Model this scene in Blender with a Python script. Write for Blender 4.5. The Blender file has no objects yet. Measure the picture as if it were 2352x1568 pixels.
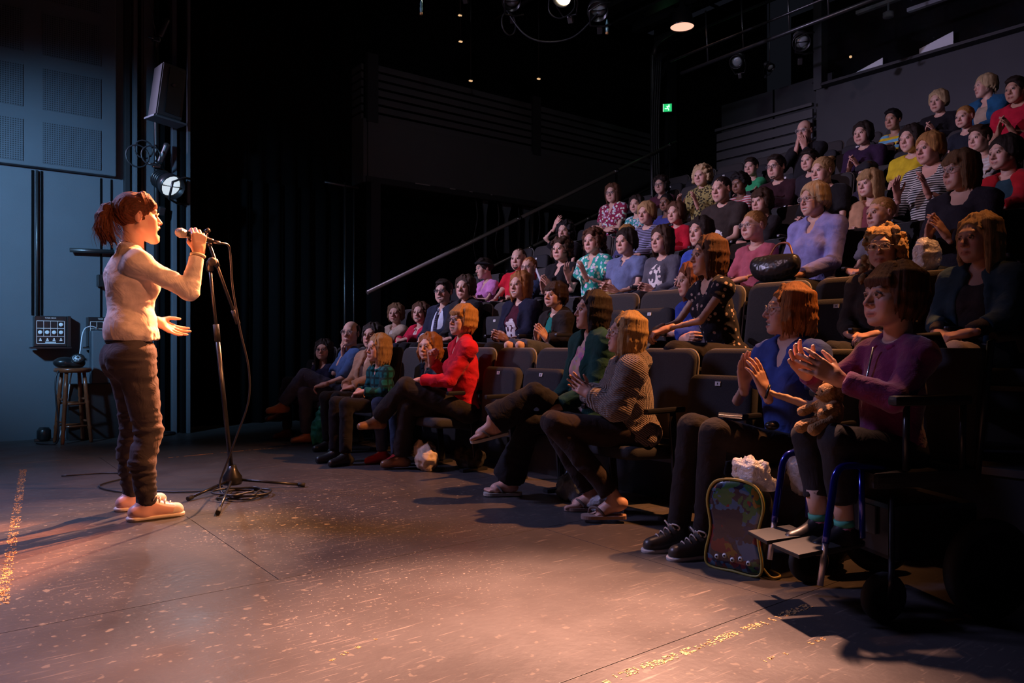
# Studio theatre: a performer at a microphone before a raked audience.
# World axes: +X runs from the stage up the rake, +Y along the seat rows, +Z up (metres).
import bpy, bmesh, math, random
import numpy as np
from mathutils import Vector, Matrix, Euler
PI = math.pi
SC = bpy.context.scene
COL = SC.collection

# ---------------------------------------------------------------- camera
cam = bpy.data.cameras.new('camera'); cam.sensor_width = 36; cam.lens = 26.33
cam.shift_y = 0.0034; cam.clip_end = 60; cam.clip_start = .05
CAM = bpy.data.objects.new('camera', cam); COL.objects.link(CAM)
CAM.location = (0, 0, .92)
CAM.rotation_euler = (PI/2, 0, -math.atan2(.6106, .792))
SC.camera = CAM
# ---------------------------------------------------------------- world, exposure
W = bpy.data.worlds.new('dim_house'); SC.world = W; W.use_nodes = True
W.node_tree.nodes['Background'].inputs[0].default_value = (.45, .5, .75, 1)
W.node_tree.nodes['Background'].inputs[1].default_value = .008
SC.view_settings.view_transform = 'Standard'; SC.view_settings.look = 'None'
SC.view_settings.exposure = 0; SC.view_settings.gamma = 1; SC.view_settings.use_curve_mapping = False
# ---------------------------------------------------------------- stage lights and two added fills
def spot(name, loc, to, color, watts, cone, blend=.5, size=.06):
    l = bpy.data.lights.new(name, 'SPOT'); l.color = color; l.energy = watts
    l.spot_size = math.radians(cone); l.spot_blend = blend; l.shadow_soft_size = size
    o = bpy.data.objects.new(name, l); COL.objects.link(o); o.location = loc
    o.rotation_euler = (Vector(to) - Vector(loc)).to_track_quat('-Z', 'Y').to_euler()
    return o
spot('warm_front_spot', (5.40, 6.21, 4.70), (.95, 4.45, 1.2), (1, .28, .09), 18000, 14, .5, .05)
spot('warm_front_spot', (4.38, 6.79, 4.82), (1.0, 4.4, 1.1), (1, .48, .29), 5600, 24, .8, .05)
spot('pink_pool_spot', (3.7, 3.1, 4.9), (1.15, 1.6, 0), (1, .48, .32), 9800, 30, 1, .09)
spot('amber_row_spot', (5.0, 1.3, 4.9), (2.95, 3.1, 1.0), (1, .38, .13), 2300, 50, .9, .08)
spot('blue_wall_spot', (-1.6, 5.2, 3.0), (1.0, 8.6, 1.85), (.30, .60, 1), 1150, 54, 1, .15)
spot('blue_floor_spot', (-1.2, 6.8, 4.9), (.7, 3.9, 0), (.50, .50, 1), 1200, 64, 1, .5)
spot('violet_wash_spot', (-.9, 8.2, 4.0), (6.0, 4.9, 2.0), (.72, .62, 1), 1600, 58, 1, .10)
spot('violet_wash_spot', (-.6, 4.4, 4.9), (6.4, 4.2, 2.2), (.95, .58, .72), 420, 52, 1, .12)
spot('balcony_fill_light', (1.2, 2.2, 5.2), (6.8, 8.6, 3.6), (.9, .85, 1), 110, 46, 1, .2)  # added fill with no fixture of its own, lifts the dark balcony
spot('warm_side_spot', (2.2, -1.2, 4.9), (.95, 4.4, 1.2), (1, .36, .17), 850, 15, .8, .12)
spot('grid_fill_light', (2.0, 3.0, 4.6), (8.2, 6.0, 5.4), (.75, .85, 1), 130, 44, 1, .2)  # added fill on pipes and ceiling, stands in for stray stage wash
spot('boom_lamp_beam', (2.05, 8.0, 2.45), (1.1, 6.0, .8), (.7, .85, 1), 22, 80, .8, .05)

# ================================================================ helpers
def lin(r, g, b):
    f = lambda c: ((c/255)/12.92 if c/255 <= .04045 else ((c/255+.055)/1.055)**2.4)
    return (f(r), f(g), f(b), 1)
def tag(o, label=None, cat=None, group=None, kind=None):
    if label: o['label'] = label
    if cat: o['category'] = cat
    if group: o['group'] = group
    if kind: o['kind'] = kind
    return o
def empty(name, loc, rz=0, label=None, cat=None, group=None, kind=None, rot=None):
    o = bpy.data.objects.new(name, None); COL.objects.link(o); o.location = loc
    o.rotation_euler = rot if rot else (0, 0, rz); o.empty_display_size = .1
    return tag(o, label, cat, group, kind)
def link(name, me, m=None, parent=None, loc=None, rot=None, smooth=None):
    o = bpy.data.objects.new(name, me); COL.objects.link(o)
    if m and not me.materials: me.materials.append(m)
    if parent: o.parent = parent
    if loc: o.location = loc
    if rot: o.rotation_euler = rot
    if smooth is not None: me.polygons.foreach_set('use_smooth', [smooth]*len(me.polygons))
    return o
def copy_tree(o, parent=None):
    c = o.copy(); COL.objects.link(c); c.parent = parent
    for ch in list(o.children): copy_tree(ch, c)
    return c
def mesh_np(name, V, F, col=None, vec=None, smooth=True):
    """mesh from arrays: V (n,3), F (m,4) quads (or (m,3))"""
    me = bpy.data.meshes.new(name); F = np.asarray(F, dtype=np.int32); V = np.asarray(V, dtype=np.float32)
    n = F.shape[1]; me.vertices.add(len(V)); me.vertices.foreach_set('co', V.ravel())
    me.loops.add(F.size); me.loops.foreach_set('vertex_index', F.ravel())
    me.polygons.add(len(F)); me.polygons.foreach_set('loop_start', np.arange(0, F.size, n, dtype=np.int32))
    me.polygons.foreach_set('use_smooth', np.full(len(F), smooth))
    if col is not None:
        a = me.attributes.new('Col', 'FLOAT_COLOR', 'POINT')
        c = np.ones((len(V), 4), np.float32); c[:, :3] = col; a.data.foreach_set('color', c.ravel())
    if vec is not None:
        a = me.attributes.new('strand', 'FLOAT_VECTOR', 'POINT'); a.data.foreach_set('vector', np.asarray(vec, np.float32).ravel())
    me.update(calc_edges=True); me.validate()
    return me
# --- bmesh based shapes
def bm_box(bm, c, s, rot=None, bev=0):
    r = bmesh.ops.create_cube(bm, size=1)
    M = Matrix.Translation(c) @ (Euler(rot).to_matrix().to_4x4() if rot else Matrix()) @ Matrix.Diagonal((*s, 1))
    bmesh.ops.transform(bm, matrix=M, verts=r['verts'])
    if bev:
        es = list({e for v in r['verts'] for e in v.link_edges})
        bmesh.ops.bevel(bm, geom=es, offset=bev, segments=2, affect='EDGES', profile=.6)
def ring_frame(d):
    d = Vector(d).normalized(); a = Vector((0, 0, 1)) if abs(d.z) < .9 else Vector((1, 0, 0))
    x = d.cross(a).normalized(); return x, d.cross(x).normalized()
def bm_tube(bm, pts, r, n=8, closed=False, cap=True):
    pts = [Vector(p) for p in pts]; m = len(pts); rings = []
    rr = r if isinstance(r, (list, tuple)) else [r]*m
    x = y = None
    for i, p in enumerate(pts):
        t = (pts[(i+1) % m]-pts[i-1]) if closed else (pts[min(i+1, m-1)]-pts[max(i-1, 0)])
        if t.length < 1e-9: t = Vector((0, 0, 1))
        t.normalize()
        if x is None: x, y = ring_frame(t)
        else:
            x = (x - t*x.dot(t)); x = x.normalized() if x.length > 1e-6 else ring_frame(t)[0]; y = t.cross(x)
        rings.append([bm.verts.new(p + (x*math.cos(2*PI*k/n)+y*math.sin(2*PI*k/n))*rr[i]) for k in range(n)])
    for i in range(m if closed else m-1):
        a, b = rings[i], rings[(i+1) % m]
        for k in range(n):
            f = bm.faces.new((a[k], a[(k+1) % n], b[(k+1) % n], b[k])); f.smooth = True
    if cap and not closed:
        bm.faces.new(rings[0][::-1]); bm.faces.new(rings[-1])
def bm_lathe(bm, prof, n=20, M=None, cap=True):
    """prof: list of (r, z); revolves about z, closes ends"""
    M = M or Matrix(); rings = []
    for r, z in prof: rings.append([bm.verts.new(M @ Vector((r*math.cos(2*PI*k/n), r*math.sin(2*PI*k/n), z))) for k in range(n)])
    for a, b in zip(rings, rings[1:]):
        for k in range(n):
            f = bm.faces.new((a[k], a[(k+1) % n], b[(k+1) % n], b[k])); f.smooth = True
    if cap and prof[0][0] > 1e-4: bm.faces.new(rings[0][::-1])
    if cap and prof[-1][0] > 1e-4: bm.faces.new(rings[-1])
def rr_outline(w, h, r, n=5, rb=None):
    """rounded rectangle outline, bottom-left origin centred in x; r top radius, rb bottom radius"""
    rb = r if rb is None else rb; out = []
    for cx, cz, a0, q in ((w/2-r, h-r, 0, r), (-w/2+r, h-r, PI/2, r), (-w/2+rb, rb, PI, rb), (w/2-rb, rb, 1.5*PI, rb)):
        for k in range(n+1): out.append((cx+q*math.cos(a0+k*PI/2/n), cz+q*math.sin(a0+k*PI/2/n)))
    return out
def bm_panel(bm, outline, t, M, bev=.008):
    """padded panel: outline in local (y,z), thickness along x, softened edges"""
    cx = sum(p[0] for p in outline)/len(outline); cz = sum(p[1] for p in outline)/len(outline)
    w = max(abs(p[0]-cx) for p in outline); rings = []
    for ins, x in ((bev*2.5, -t/2), (bev*.6, -t/2+bev*.4), (0, -t/2+bev*1.4), (0, t/2-bev*1.4), (bev*.6, t/2-bev*.4), (bev*2.5, t/2)):
        s = 1-ins/w
        rings.append([bm.verts.new(M @ Vector((x, cx+(p[0]-cx)*s, cz+(p[1]-cz)*s))) for p in outline])
    n = len(outline)
    for a, b in zip(rings, rings[1:]):
        for k in range(n):
            f = bm.faces.new((a[k], a[(k+1) % n], b[(k+1) % n], b[k])); f.smooth = True
    bm.faces.new(rings[0][::-1]); bm.faces.new(rings[-1])
def done(bm, name):
    bmesh.ops.recalc_face_normals(bm, faces=bm.faces); me = bpy.data.meshes.new(name); bm.to_mesh(me); bm.free(); return me
def mk(name, m, fn, parent=None, loc=None, rot=None):
    bm = bmesh.new(); fn(bm); return link(name, done(bm, name), m, parent, loc, rot)
def box(name, m, c, s, parent=None, rot=None, bev=.0, loc=None):
    return mk(name, m, lambda bm: bm_box(bm, c, s, rot, bev), parent, loc)
def tube(name, m, pts, r, parent=None, n=8, closed=False): return mk(name, m, lambda bm: bm_tube(bm, pts, r, n, closed), parent)
def lathe(name, m, prof, parent=None, n=20, M=None, cap=True): return mk(name, m, lambda bm: bm_lathe(bm, prof, n, M, cap), parent)
def smooth_path(pts, sub=6):
    """Catmull-Rom"""
    P = [Vector(p) for p in pts]; out = []
    for i in range(len(P)-1):
        a, b, c, d = P[max(i-1, 0)], P[i], P[i+1], P[min(i+2, len(P)-1)]
        for k in range(sub):
            t = k/sub
            out.append(.5*((2*b)+(c-a)*t+(2*a-5*b+4*c-d)*t*t+(3*b-a-3*c+d)*t**3))
    out.append(P[-1]); return out

# ================================================================ materials
def nodes(name):
    m = bpy.data.materials.new(name); m.use_nodes = True; nt = m.node_tree
    b = nt.nodes['Principled BSDF']
    def N(t, **k):
        n = nt.nodes.new(t)
        for a, v in k.items():
            if a.startswith('i_'):
                key = a[2:]; n.inputs[int(key) if key.isdigit() else key].default_value = v
            else: setattr(n, a, v)
        return n
    return m, nt, b, N, nt.links.new
def mat(name, color, rough=.6, metal=0, noise=0, nscale=20, bump=0, bscale=60, spec=.5, emit=None, estr=0, coat=0):
    m, nt, b, N, L = nodes(name)
    c = color if len(color) == 4 else (*color, 1)
    b.inputs['Base Color'].default_value = c; b.inputs['Roughness'].default_value = rough
    b.inputs['Metallic'].default_value = metal; b.inputs['Specular IOR Level'].default_value = spec
    b.inputs['Coat Weight'].default_value = coat
    tc = N('ShaderNodeTexCoord')
    if noise:
        n = N('ShaderNodeTexNoise', i_Scale=nscale, i_Detail=4.0); L(tc.outputs['Object'], n.inputs['Vector'])
        mx = N('ShaderNodeMix', data_type='RGBA', blend_type='MIX'); L(n.outputs[0], mx.inputs[0])
        mx.inputs[6].default_value = tuple(v*(1-noise) for v in c[:3])+(1,); mx.inputs[7].default_value = tuple(min(v*(1+noise), 1) for v in c[:3])+(1,)
        L(mx.outputs[2], b.inputs['Base Color'])
    if bump:
        n = N('ShaderNodeTexNoise', i_Scale=bscale, i_Detail=3.0); L(tc.outputs['Object'], n.inputs['Vector'])
        bp = N('ShaderNodeBump', i_Strength=bump, i_Distance=.01); L(n.outputs[0], bp.inputs['Height']); L(bp.outputs[0], b.inputs['Normal'])
    if emit: b.inputs['Emission Color'].default_value = (*emit, 1); b.inputs['Emission Strength'].default_value = estr
    return m
M = {}
M['black'] = mat('black_paint', (.012, .012, .014), .55, noise=.3, nscale=8)
M['void'] = mat('black_drape', (.0025, .0025, .0027), .95, spec=.1)
M['wall'] = mat('dark_wall_paint', (.085, .10, .12), .62, noise=.12, nscale=3, bump=.12, bscale=90)
M['panel'] = mat('acoustic_panel_paint', (.075, .09, .11), .6, noise=.1, nscale=4)
M['grey_wall'] = mat('charcoal_wall_paint', (.042, .044, .050), .7, noise=.15, nscale=3)
M['balcony'] = mat('balcony_paint', (.05, .05, .052), .65, noise=.2, nscale=2)
M['slat'] = mat('slat_paint', (.055, .055, .058), .5, noise=.15, nscale=4)
M['steel'] = mat('dark_steel', (.12, .12, .125), .35, .8)
M['chrome'] = mat('bright_metal', (.6, .6, .62), .25, 1)
M['black_metal'] = mat('black_enamel', (.02, .02, .022), .3, .3, spec=.6)
M['rail'] = mat('grey_rail_paint', (.30, .27, .25), .35, .4)
M['rubber'] = mat('black_rubber', (.012, .012, .012), .7)
M['seat'] = mat('seat_fabric', (.045, .042, .042), .9, noise=.25, nscale=120, bump=.3, bscale=300, spec=.2)
M['seat_pan'] = mat('seat_pan_fabric', (.034, .034, .038), .9, noise=.25, nscale=120, bump=.3, bscale=300, spec=.2)
M['piping'] = mat('seat_piping', (.16, .15, .14), .6)
M['plate'] = mat('white_number_plate', (.75, .75, .75), .4)
M['ink'] = mat('dark_print', (.02, .02, .02), .6)
M['wood'] = mat('varnished_wood', (.17, .05, .02), .28, noise=.5, nscale=14, coat=.3)
M['cable'] = mat('black_cable', (.025, .025, .03), .4)
M['white'] = mat('white_paper', (.75, .78, .82), .6)
M['white_metal'] = mat('white_enamel', (.6, .64, .7), .4)
M['lamp_hot'] = mat('hot_lens', (1, 1, 1), .3, emit=(1, .78, .5), estr=40)
M['house_glow'] = mat('house_lamp_glow', (1, .7, .5), .5, emit=(1, .50, .36), estr=1.25)
M['tiny_glow'] = mat('pilot_light', (1, .6, .3), .5, emit=(1, .6, .3), estr=.9)
M['soft_glow'] = mat('lit_frosted_lens', (.8, .85, .9), .4, emit=(.75, .88, 1), estr=.8)
M['lens'] = mat('lamp_lens', (.35, .4, .45), .08, .2, coat=1)
M['teal'] = mat('teal_crystal', (.4, .8, .9), .1, .6, coat=1)
# floor
def floor_material():
    m, nt, b, N, L = nodes('black_stage_floor')
    g = N('ShaderNodeNewGeometry')
    n1 = N('ShaderNodeTexNoise', i_Scale=.9, i_Detail=6.0, i_Roughness=.65); L(g.outputs['Position'], n1.inputs['Vector'])
    r1 = N('ShaderNodeValToRGB'); L(n1.outputs[0], r1.inputs[0])
    r1.color_ramp.elements[0].position = .3; r1.color_ramp.elements[0].color = (.048, .043, .043, 1)
    r1.color_ramp.elements[1].position = .75; r1.color_ramp.elements[1].color = (.078, .068, .066, 1)
    col = r1.outputs[0]
    def layer(fac, color):
        nonlocal col
        mx = N('ShaderNodeMix', data_type='RGBA'); L(fac, mx.inputs[0]); L(col, mx.inputs[6]); mx.inputs[7].default_value = (*color, 1); col = mx.outputs[2]
    def scratches(rot, sc, scale, lo, hi, amt, mask_scale=.8, worn=False):
        mp = N('ShaderNodeMapping'); L(g.outputs['Position'], mp.inputs[0]); mp.inputs['Rotation'].default_value = (0, 0, rot); mp.inputs['Scale'].default_value = sc
        n = N('ShaderNodeTexNoise', i_Scale=scale, i_Detail=2.0); L(mp.outputs[0], n.inputs['Vector'])
        mr = N('ShaderNodeMapRange', i_1=lo, i_2=hi, i_3=0.0, i_4=amt); L(n.outputs[0], mr.inputs[0])
        k = N('ShaderNodeTexNoise', i_Scale=mask_scale, i_Detail=3.0); L(g.outputs['Position'], k.inputs['Vector'])
        kr = N('ShaderNodeMapRange', i_1=.40 if worn else .47, i_2=.55 if worn else .62, i_3=0.0, i_4=1.0); L(k.outputs[0], kr.inputs[0])
        mu = N('ShaderNodeMath', operation='MULTIPLY'); L(mr.outputs[0], mu.inputs[0]); L(kr.outputs[0], mu.inputs[1])
        if not worn: return mu.outputs[0]
        dv = N('ShaderNodeVectorMath', operation='DISTANCE'); L(g.outputs['Position'], dv.inputs[0]); dv.inputs[1].default_value = (1.35, 3.7, 0)   # paint most worn where performers stand
        wr = N('ShaderNodeMapRange', i_1=.3, i_2=1.7, i_3=1.0, i_4=.12); L(dv.outputs['Value'], wr.inputs[0])
        m3 = N('ShaderNodeMath', operation='MULTIPLY'); L(mu.outputs[0], m3.inputs[0]); L(wr.outputs[0], m3.inputs[1]); return m3.outputs[0]
    for i, rot in enumerate((.1, .75, 1.3, 1.9, 2.5, 2.9)):
        layer(scratches(rot+.13*i, (2.6, 40, 1), 1.2+.3*i, .655, .72, .38, .7+.2*i), (.34, .27, .22))
    layer(scratches(0, (1, 1, 1), 26, .645, .685, .95, .55, True), (.5, .40, .29))     # flaked specks
    layer(scratches(.5, (1, 1, 1), 70, .65, .70, .9, .9, True), (.5, .42, .33))
    L(col, b.inputs['Base Color'])
    n2 = N('ShaderNodeTexNoise', i_Scale=2.3, i_Detail=5.0); L(g.outputs['Position'], n2.inputs['Vector'])
    rr = N('ShaderNodeMapRange', i_1=.3, i_2=.7, i_3=.30, i_4=.5); L(n2.outputs[0], rr.inputs[0]); L(rr.outputs[0], b.inputs['Roughness'])
    bp = N('ShaderNodeBump', i_Strength=.25, i_Distance=.004); n3 = N('ShaderNodeTexNoise', i_Scale=40.0, i_Detail=4.0)
    L(g.outputs['Position'], n3.inputs['Vector']); L(n3.outputs[0], bp.inputs['Height']); L(bp.outputs[0], b.inputs['Normal'])
    b.inputs['Specular IOR Level'].default_value = .45
    return m
M['floor'] = floor_material()
M['tape'] = mat('worn_orange_tape', (.62, .33, .13), .6, noise=.3, nscale=30)
def perforated():
    m, nt, b, N, L = nodes('perforated_board')
    tc = N('ShaderNodeTexCoord'); mp = N('ShaderNodeMapping'); L(tc.outputs['Object'], mp.inputs[0]); mp.inputs['Scale'].default_value = (50, 50, 50)
    v = N('ShaderNodeVectorMath', operation='FRACTION'); L(mp.outputs[0], v.inputs[0])
    s = N('ShaderNodeVectorMath', operation='SUBTRACT'); L(v.outputs[0], s.inputs[0]); s.inputs[1].default_value = (.5, 0, .5)
    mu = N('ShaderNodeVectorMath', operation='MULTIPLY'); L(s.outputs[0], mu.inputs[0]); mu.inputs[1].default_value = (1, 0, 1)
    ln = N('ShaderNodeVectorMath', operation='LENGTH'); L(mu.outputs[0], ln.inputs[0])
    r = N('ShaderNodeMapRange', i_1=.26, i_2=.36, i_3=1.0, i_4=0.0); L(ln.outputs['Value'], r.inputs[0])
    mx = N('ShaderNodeMix', data_type='RGBA'); L(r.outputs[0], mx.inputs[0]); mx.inputs[6].default_value = (.075, .09, .11, 1); mx.inputs[7].default_value = (.012, .015, .02, 1)
    L(mx.outputs[2], b.inputs['Base Color']); b.inputs['Roughness'].default_value = .5
    return m
M['perf'] = perforated()
def cloth(name, pattern=None, rough=.85, c2=(1, 1, 1), bump=.25, bscale=350, sc=1.0, sheen=.05):
    """fabric; main colour is the object's own colour"""
    m, nt, b, N, L = nodes(name)
    oi = N('ShaderNodeObjectInfo'); tc = N('ShaderNodeTexCoord'); P = tc.outputs['Object']; col = oi.outputs['Color']; h = None
    def mix(fac, a, c):
        mx = N('ShaderNodeMix', data_type='RGBA'); L(fac, mx.inputs[0]); L(a, mx.inputs[6])
        if isinstance(c, tuple): mx.inputs[7].default_value = (*c, 1)
        else: L(c, mx.inputs[7])
        return mx.outputs[2]
    def wave(direction, scale, dist=0, lo=.4, hi=.6):
        w = N('ShaderNodeTexWave', bands_direction=direction, i_Scale=scale, i_Distortion=dist); L(P, w.inputs['Vector'])
        r = N('ShaderNodeMapRange', i_1=lo, i_2=hi); L(w.outputs['Fac'], r.inputs[0]); return r.outputs[0], w.outputs['Fac']
    if pattern == 'stripe': f, h_ = wave('Z', 11*sc, .6); col = mix(f, col, c2)
    if pattern == 'plaid':
        for d, lo in (('Z', .75), ('Y', .75), ('X', .8)):
            f, _ = wave(d, 5.5*sc, .4, lo, lo+.1); col = mix(f, col, c2)
    if pattern in ('dots', 'leopard', 'floral'):
        v = N('ShaderNodeTexVoronoi', i_Scale={'dots': 26, 'leopard': 40, 'floral': 22}[pattern]*sc); L(P, v.inputs['Vector'])
        r = N('ShaderNodeMapRange', i_1={'dots': .24, 'leopard': .42, 'floral': .40}[pattern], i_2={'dots': .28, 'leopard': .5, 'floral': .5}[pattern], i_3=1.0, i_4=0.0); L(v.outputs['Distance'], r.inputs[0])
        if pattern == 'floral':
            hs = N('ShaderNodeMix', data_type='RGBA', blend_type='MIX', i_0=.65); L(v.outputs['Color'], hs.inputs[6]); hs.inputs[7].default_value = (*c2, 1)
            col = mix(r.outputs[0], col, hs.outputs[2])
        else: col = mix(r.outputs[0], col, c2)
    n = N('ShaderNodeTexNoise', i_Scale=14.0, i_Detail=4.0); L(P, n.inputs['Vector'])
    r = N('ShaderNodeMapRange', i_1=.3, i_2=.7, i_3=.78, i_4=1.15); L(n.outputs[0], r.inputs[0])
    mu = N('ShaderNodeVectorMath', operation='SCALE'); L(col, mu.inputs[0]); L(r.outputs[0], mu.inputs[3]); L(mu.outputs[0], b.inputs['Base Color'])
    n2 = N('ShaderNodeTexNoise', i_Scale=float(bscale), i_Detail=2.0); L(P, n2.inputs['Vector'])
    hgt = n2.outputs[0]
    if pattern == 'knit':
        at = N('ShaderNodeAttribute', attribute_name='strand'); hgt = None
        w = N('ShaderNodeTexWave', bands_direction='X', i_Scale=1.0, i_Distortion=.8); L(at.outputs['Vector'], w.inputs['Vector'])
        w2 = N('ShaderNodeTexWave', bands_direction='Y', i_Scale=1.0, i_Distortion=1.2); L(at.outputs['Vector'], w2.inputs['Vector'])
        ad = N('ShaderNodeMath', operation='MULTIPLY_ADD', i_1=.35); L(w2.outputs['Fac'], ad.inputs[0]); L(w.outputs['Fac'], ad.inputs[2]); hgt = ad.outputs[0]
        rr = N('ShaderNodeMapRange', i_1=0.0, i_2=1.2, i_3=.45, i_4=1.15); L(hgt, rr.inputs[0])
        m2 = N('ShaderNodeVectorMath', operation='SCALE'); L(mu.outputs[0], m2.inputs[0]); L(rr.outputs[0], m2.inputs[3]); L(m2.outputs[0], b.inputs['Base Color'])
    bp = N('ShaderNodeBump', i_Strength=.9 if pattern == 'knit' else bump, i_Distance=.006 if pattern == 'knit' else .002); L(hgt, bp.inputs['Height'])
    # broad creases
    n3 = N('ShaderNodeTexNoise', i_Scale=11.0, i_Detail=3.0, i_Distortion=1.2); L(P, n3.inputs['Vector'])
    b2 = N('ShaderNodeBump', i_Strength=.45, i_Distance=.02); L(n3.outputs[0], b2.inputs['Height']); L(b2.outputs[0], bp.inputs['Normal'])
    L(bp.outputs[0], b.inputs['Normal'])
    b.inputs['Roughness'].default_value = rough; b.inputs['Sheen Weight'].default_value = sheen; b.inputs['Specular IOR Level'].default_value = .15
    return m
CL = {'plain': cloth('plain_cloth'), 'denim': cloth('denim_cloth', rough=.8), 'fleece': cloth('fleece_cloth', bump=.6, bscale=160, sheen=.4),
      'stripe': cloth('striped_cloth', 'stripe', c2=(.6, .58, .55)), 'bw': cloth('fine_striped_cloth', 'stripe', c2=(.02, .02, .02), sc=1.6),
      'yb': cloth('sports_stripe_cloth', 'stripe', c2=(.15, .42, .6), sc=.42), 'plaid': cloth('plaid_cloth', 'plaid', c2=(.005, .03, .035)),
      'dots': cloth('spotted_cloth', 'dots', c2=(.5, .38, .33)), 'leopard': cloth('leopard_cloth', 'leopard', c2=(.03, .025, .015)),
      'floral': cloth('floral_cloth', 'floral', c2=(.5, .12, .16)), 'knit': cloth('ribbed_knit', 'knit', sheen=.3), 'teal_floral': cloth('printed_cloth', 'floral', c2=(.7, .8, .75), sc=1.3)}
def col_mat(name, rough, sss=False):
    m, nt, b, N, L = nodes(name)
    a = N('ShaderNodeAttribute', attribute_name='Col'); L(a.outputs['Color'], b.inputs['Base Color']); b.inputs['Roughness'].default_value = rough
    if sss:
        b.inputs['Specular IOR Level'].default_value = .4
        tc = N('ShaderNodeTexCoord'); n = N('ShaderNodeTexNoise', i_Scale=220.0, i_Detail=2.0); L(tc.outputs['Object'], n.inputs['Vector'])
        bp = N('ShaderNodeBump', i_Strength=.12, i_Distance=.002); L(n.outputs[0], bp.inputs['Height']); L(bp.outputs[0], b.inputs['Normal'])
    return m
M['skin'] = col_mat('skin', .48, True); M['eye'] = col_mat('eyeball', .12)
def hair_material():
    m, nt, b, N, L = nodes('hair')
    oi = N('ShaderNodeObjectInfo'); a = N('ShaderNodeAttribute', attribute_name='strand')
    n = N('ShaderNodeTexNoise', i_Scale=1.6, i_Detail=5.0, i_Roughness=.75); L(a.outputs['Vector'], n.inputs['Vector'])
    r = N('ShaderNodeMapRange', i_1=.32, i_2=.68, i_3=.30, i_4=1.55); L(n.outputs[0], r.inputs[0])
    mu = N('ShaderNodeVectorMath', operation='SCALE'); L(oi.outputs['Color'], mu.inputs[0]); L(r.outputs[0], mu.inputs[3]); L(mu.outputs[0], b.inputs['Base Color'])
    bp = N('ShaderNodeBump', i_Strength=.8, i_Distance=.004); L(n.outputs[0], bp.inputs['Height']); L(bp.outputs[0], b.inputs['Normal'])
    b.inputs['Roughness'].default_value = .55; b.inputs['Specular IOR Level'].default_value = .2
    return m
M['hair'] = hair_material()
def objcol(name, rough=.5, metal=0, bump=0):
    m, nt, b, N, L = nodes(name); oi = N('ShaderNodeObjectInfo'); L(oi.outputs['Color'], b.inputs['Base Color']); b.inputs['Roughness'].default_value = rough; b.inputs['Metallic'].default_value = metal
    return m
M['leather'] = objcol('leather', .38); M['matte'] = objcol('matte_surface', .65); M['print'] = objcol('printed_ink', .7)
def film(name, col, alpha, rough=.15):
    m, nt, b, N, L = nodes(name)
    b.inputs['Base Color'].default_value = (*col, 1); b.inputs['Roughness'].default_value = rough; b.inputs['Alpha'].default_value = alpha; b.inputs['Specular IOR Level'].default_value = .9
    tc = N('ShaderNodeTexCoord'); n = N('ShaderNodeTexNoise', i_Scale=28.0, i_Detail=4.0, i_Distortion=1.5); L(tc.outputs['Object'], n.inputs['Vector'])
    bp = N('ShaderNodeBump', i_Strength=.8, i_Distance=.02); L(n.outputs[0], bp.inputs['Height']); L(bp.outputs[0], b.inputs['Normal'])
    return m
M['plastic_bag'] = film('thin_white_plastic', (.8, .78, .78), .72)
M['clear_bag'] = film('clear_plastic', (.75, .75, .8), .45)
M['lens_glass'] = film('spectacle_lens', (.3, .3, .35), .12, .03)
M['window_glass'] = film('booth_glass', (.02, .02, .025), .12, .03)

# ================================================================ signed-distance modelling (smooth bodies, hair, cloth)
def arr(p): return np.array(p, dtype=np.float32)
def cone(a, b, ra, rb, k=.02, op='+', flat=0): return ('c', arr(a), arr(b), ra, rb, k, op, flat)
def ell(c, r, k=.02, op='+', rot=None): return ('e', arr(c), arr(r), None if rot is None else np.array(Euler(rot).to_matrix().transposed(), dtype=np.float32), 0, k, op, 0)
def cut(p, n, rad=9): return ('p', arr(p), arr(n)/np.linalg.norm(n), rad, 0, 0, '-', 0)
def prim_bounds(p):
    if p[0] == 'c':
        m = max(p[3], p[4]); return np.minimum(p[1], p[2])-m, np.maximum(p[1], p[2])+m
    m = p[2] if p[3] is None else np.full(3, p[2].max(), np.float32)
    return p[1]-m, p[1]+m
def prim_dist(p, P, off):
    if p[0] == 'c':
        a, b = p[1], p[2]; ba = b-a; l2 = float(ba@ba)+1e-9; pa = P-a
        t0 = (pa@ba)/l2; t = np.clip(t0, 0, 1)
        d = np.sqrt(((pa-t[..., None]*ba)**2).sum(-1))-(p[3]+off+(p[4]-p[3])*t)
        if p[7] in (1, 3): d = np.maximum(d, (t0-1)*math.sqrt(l2))
        if p[7] in (2, 3): d = np.maximum(d, -t0*math.sqrt(l2))
        return d
    q = P-p[1]
    if p[3] is not None: q = q@p[3].T
    r = p[2]+off; k0 = np.sqrt(((q/r)**2).sum(-1)); k1 = np.sqrt(((q/(r*r))**2).sum(-1))+1e-9
    return k0*(k0-1)/k1
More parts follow.
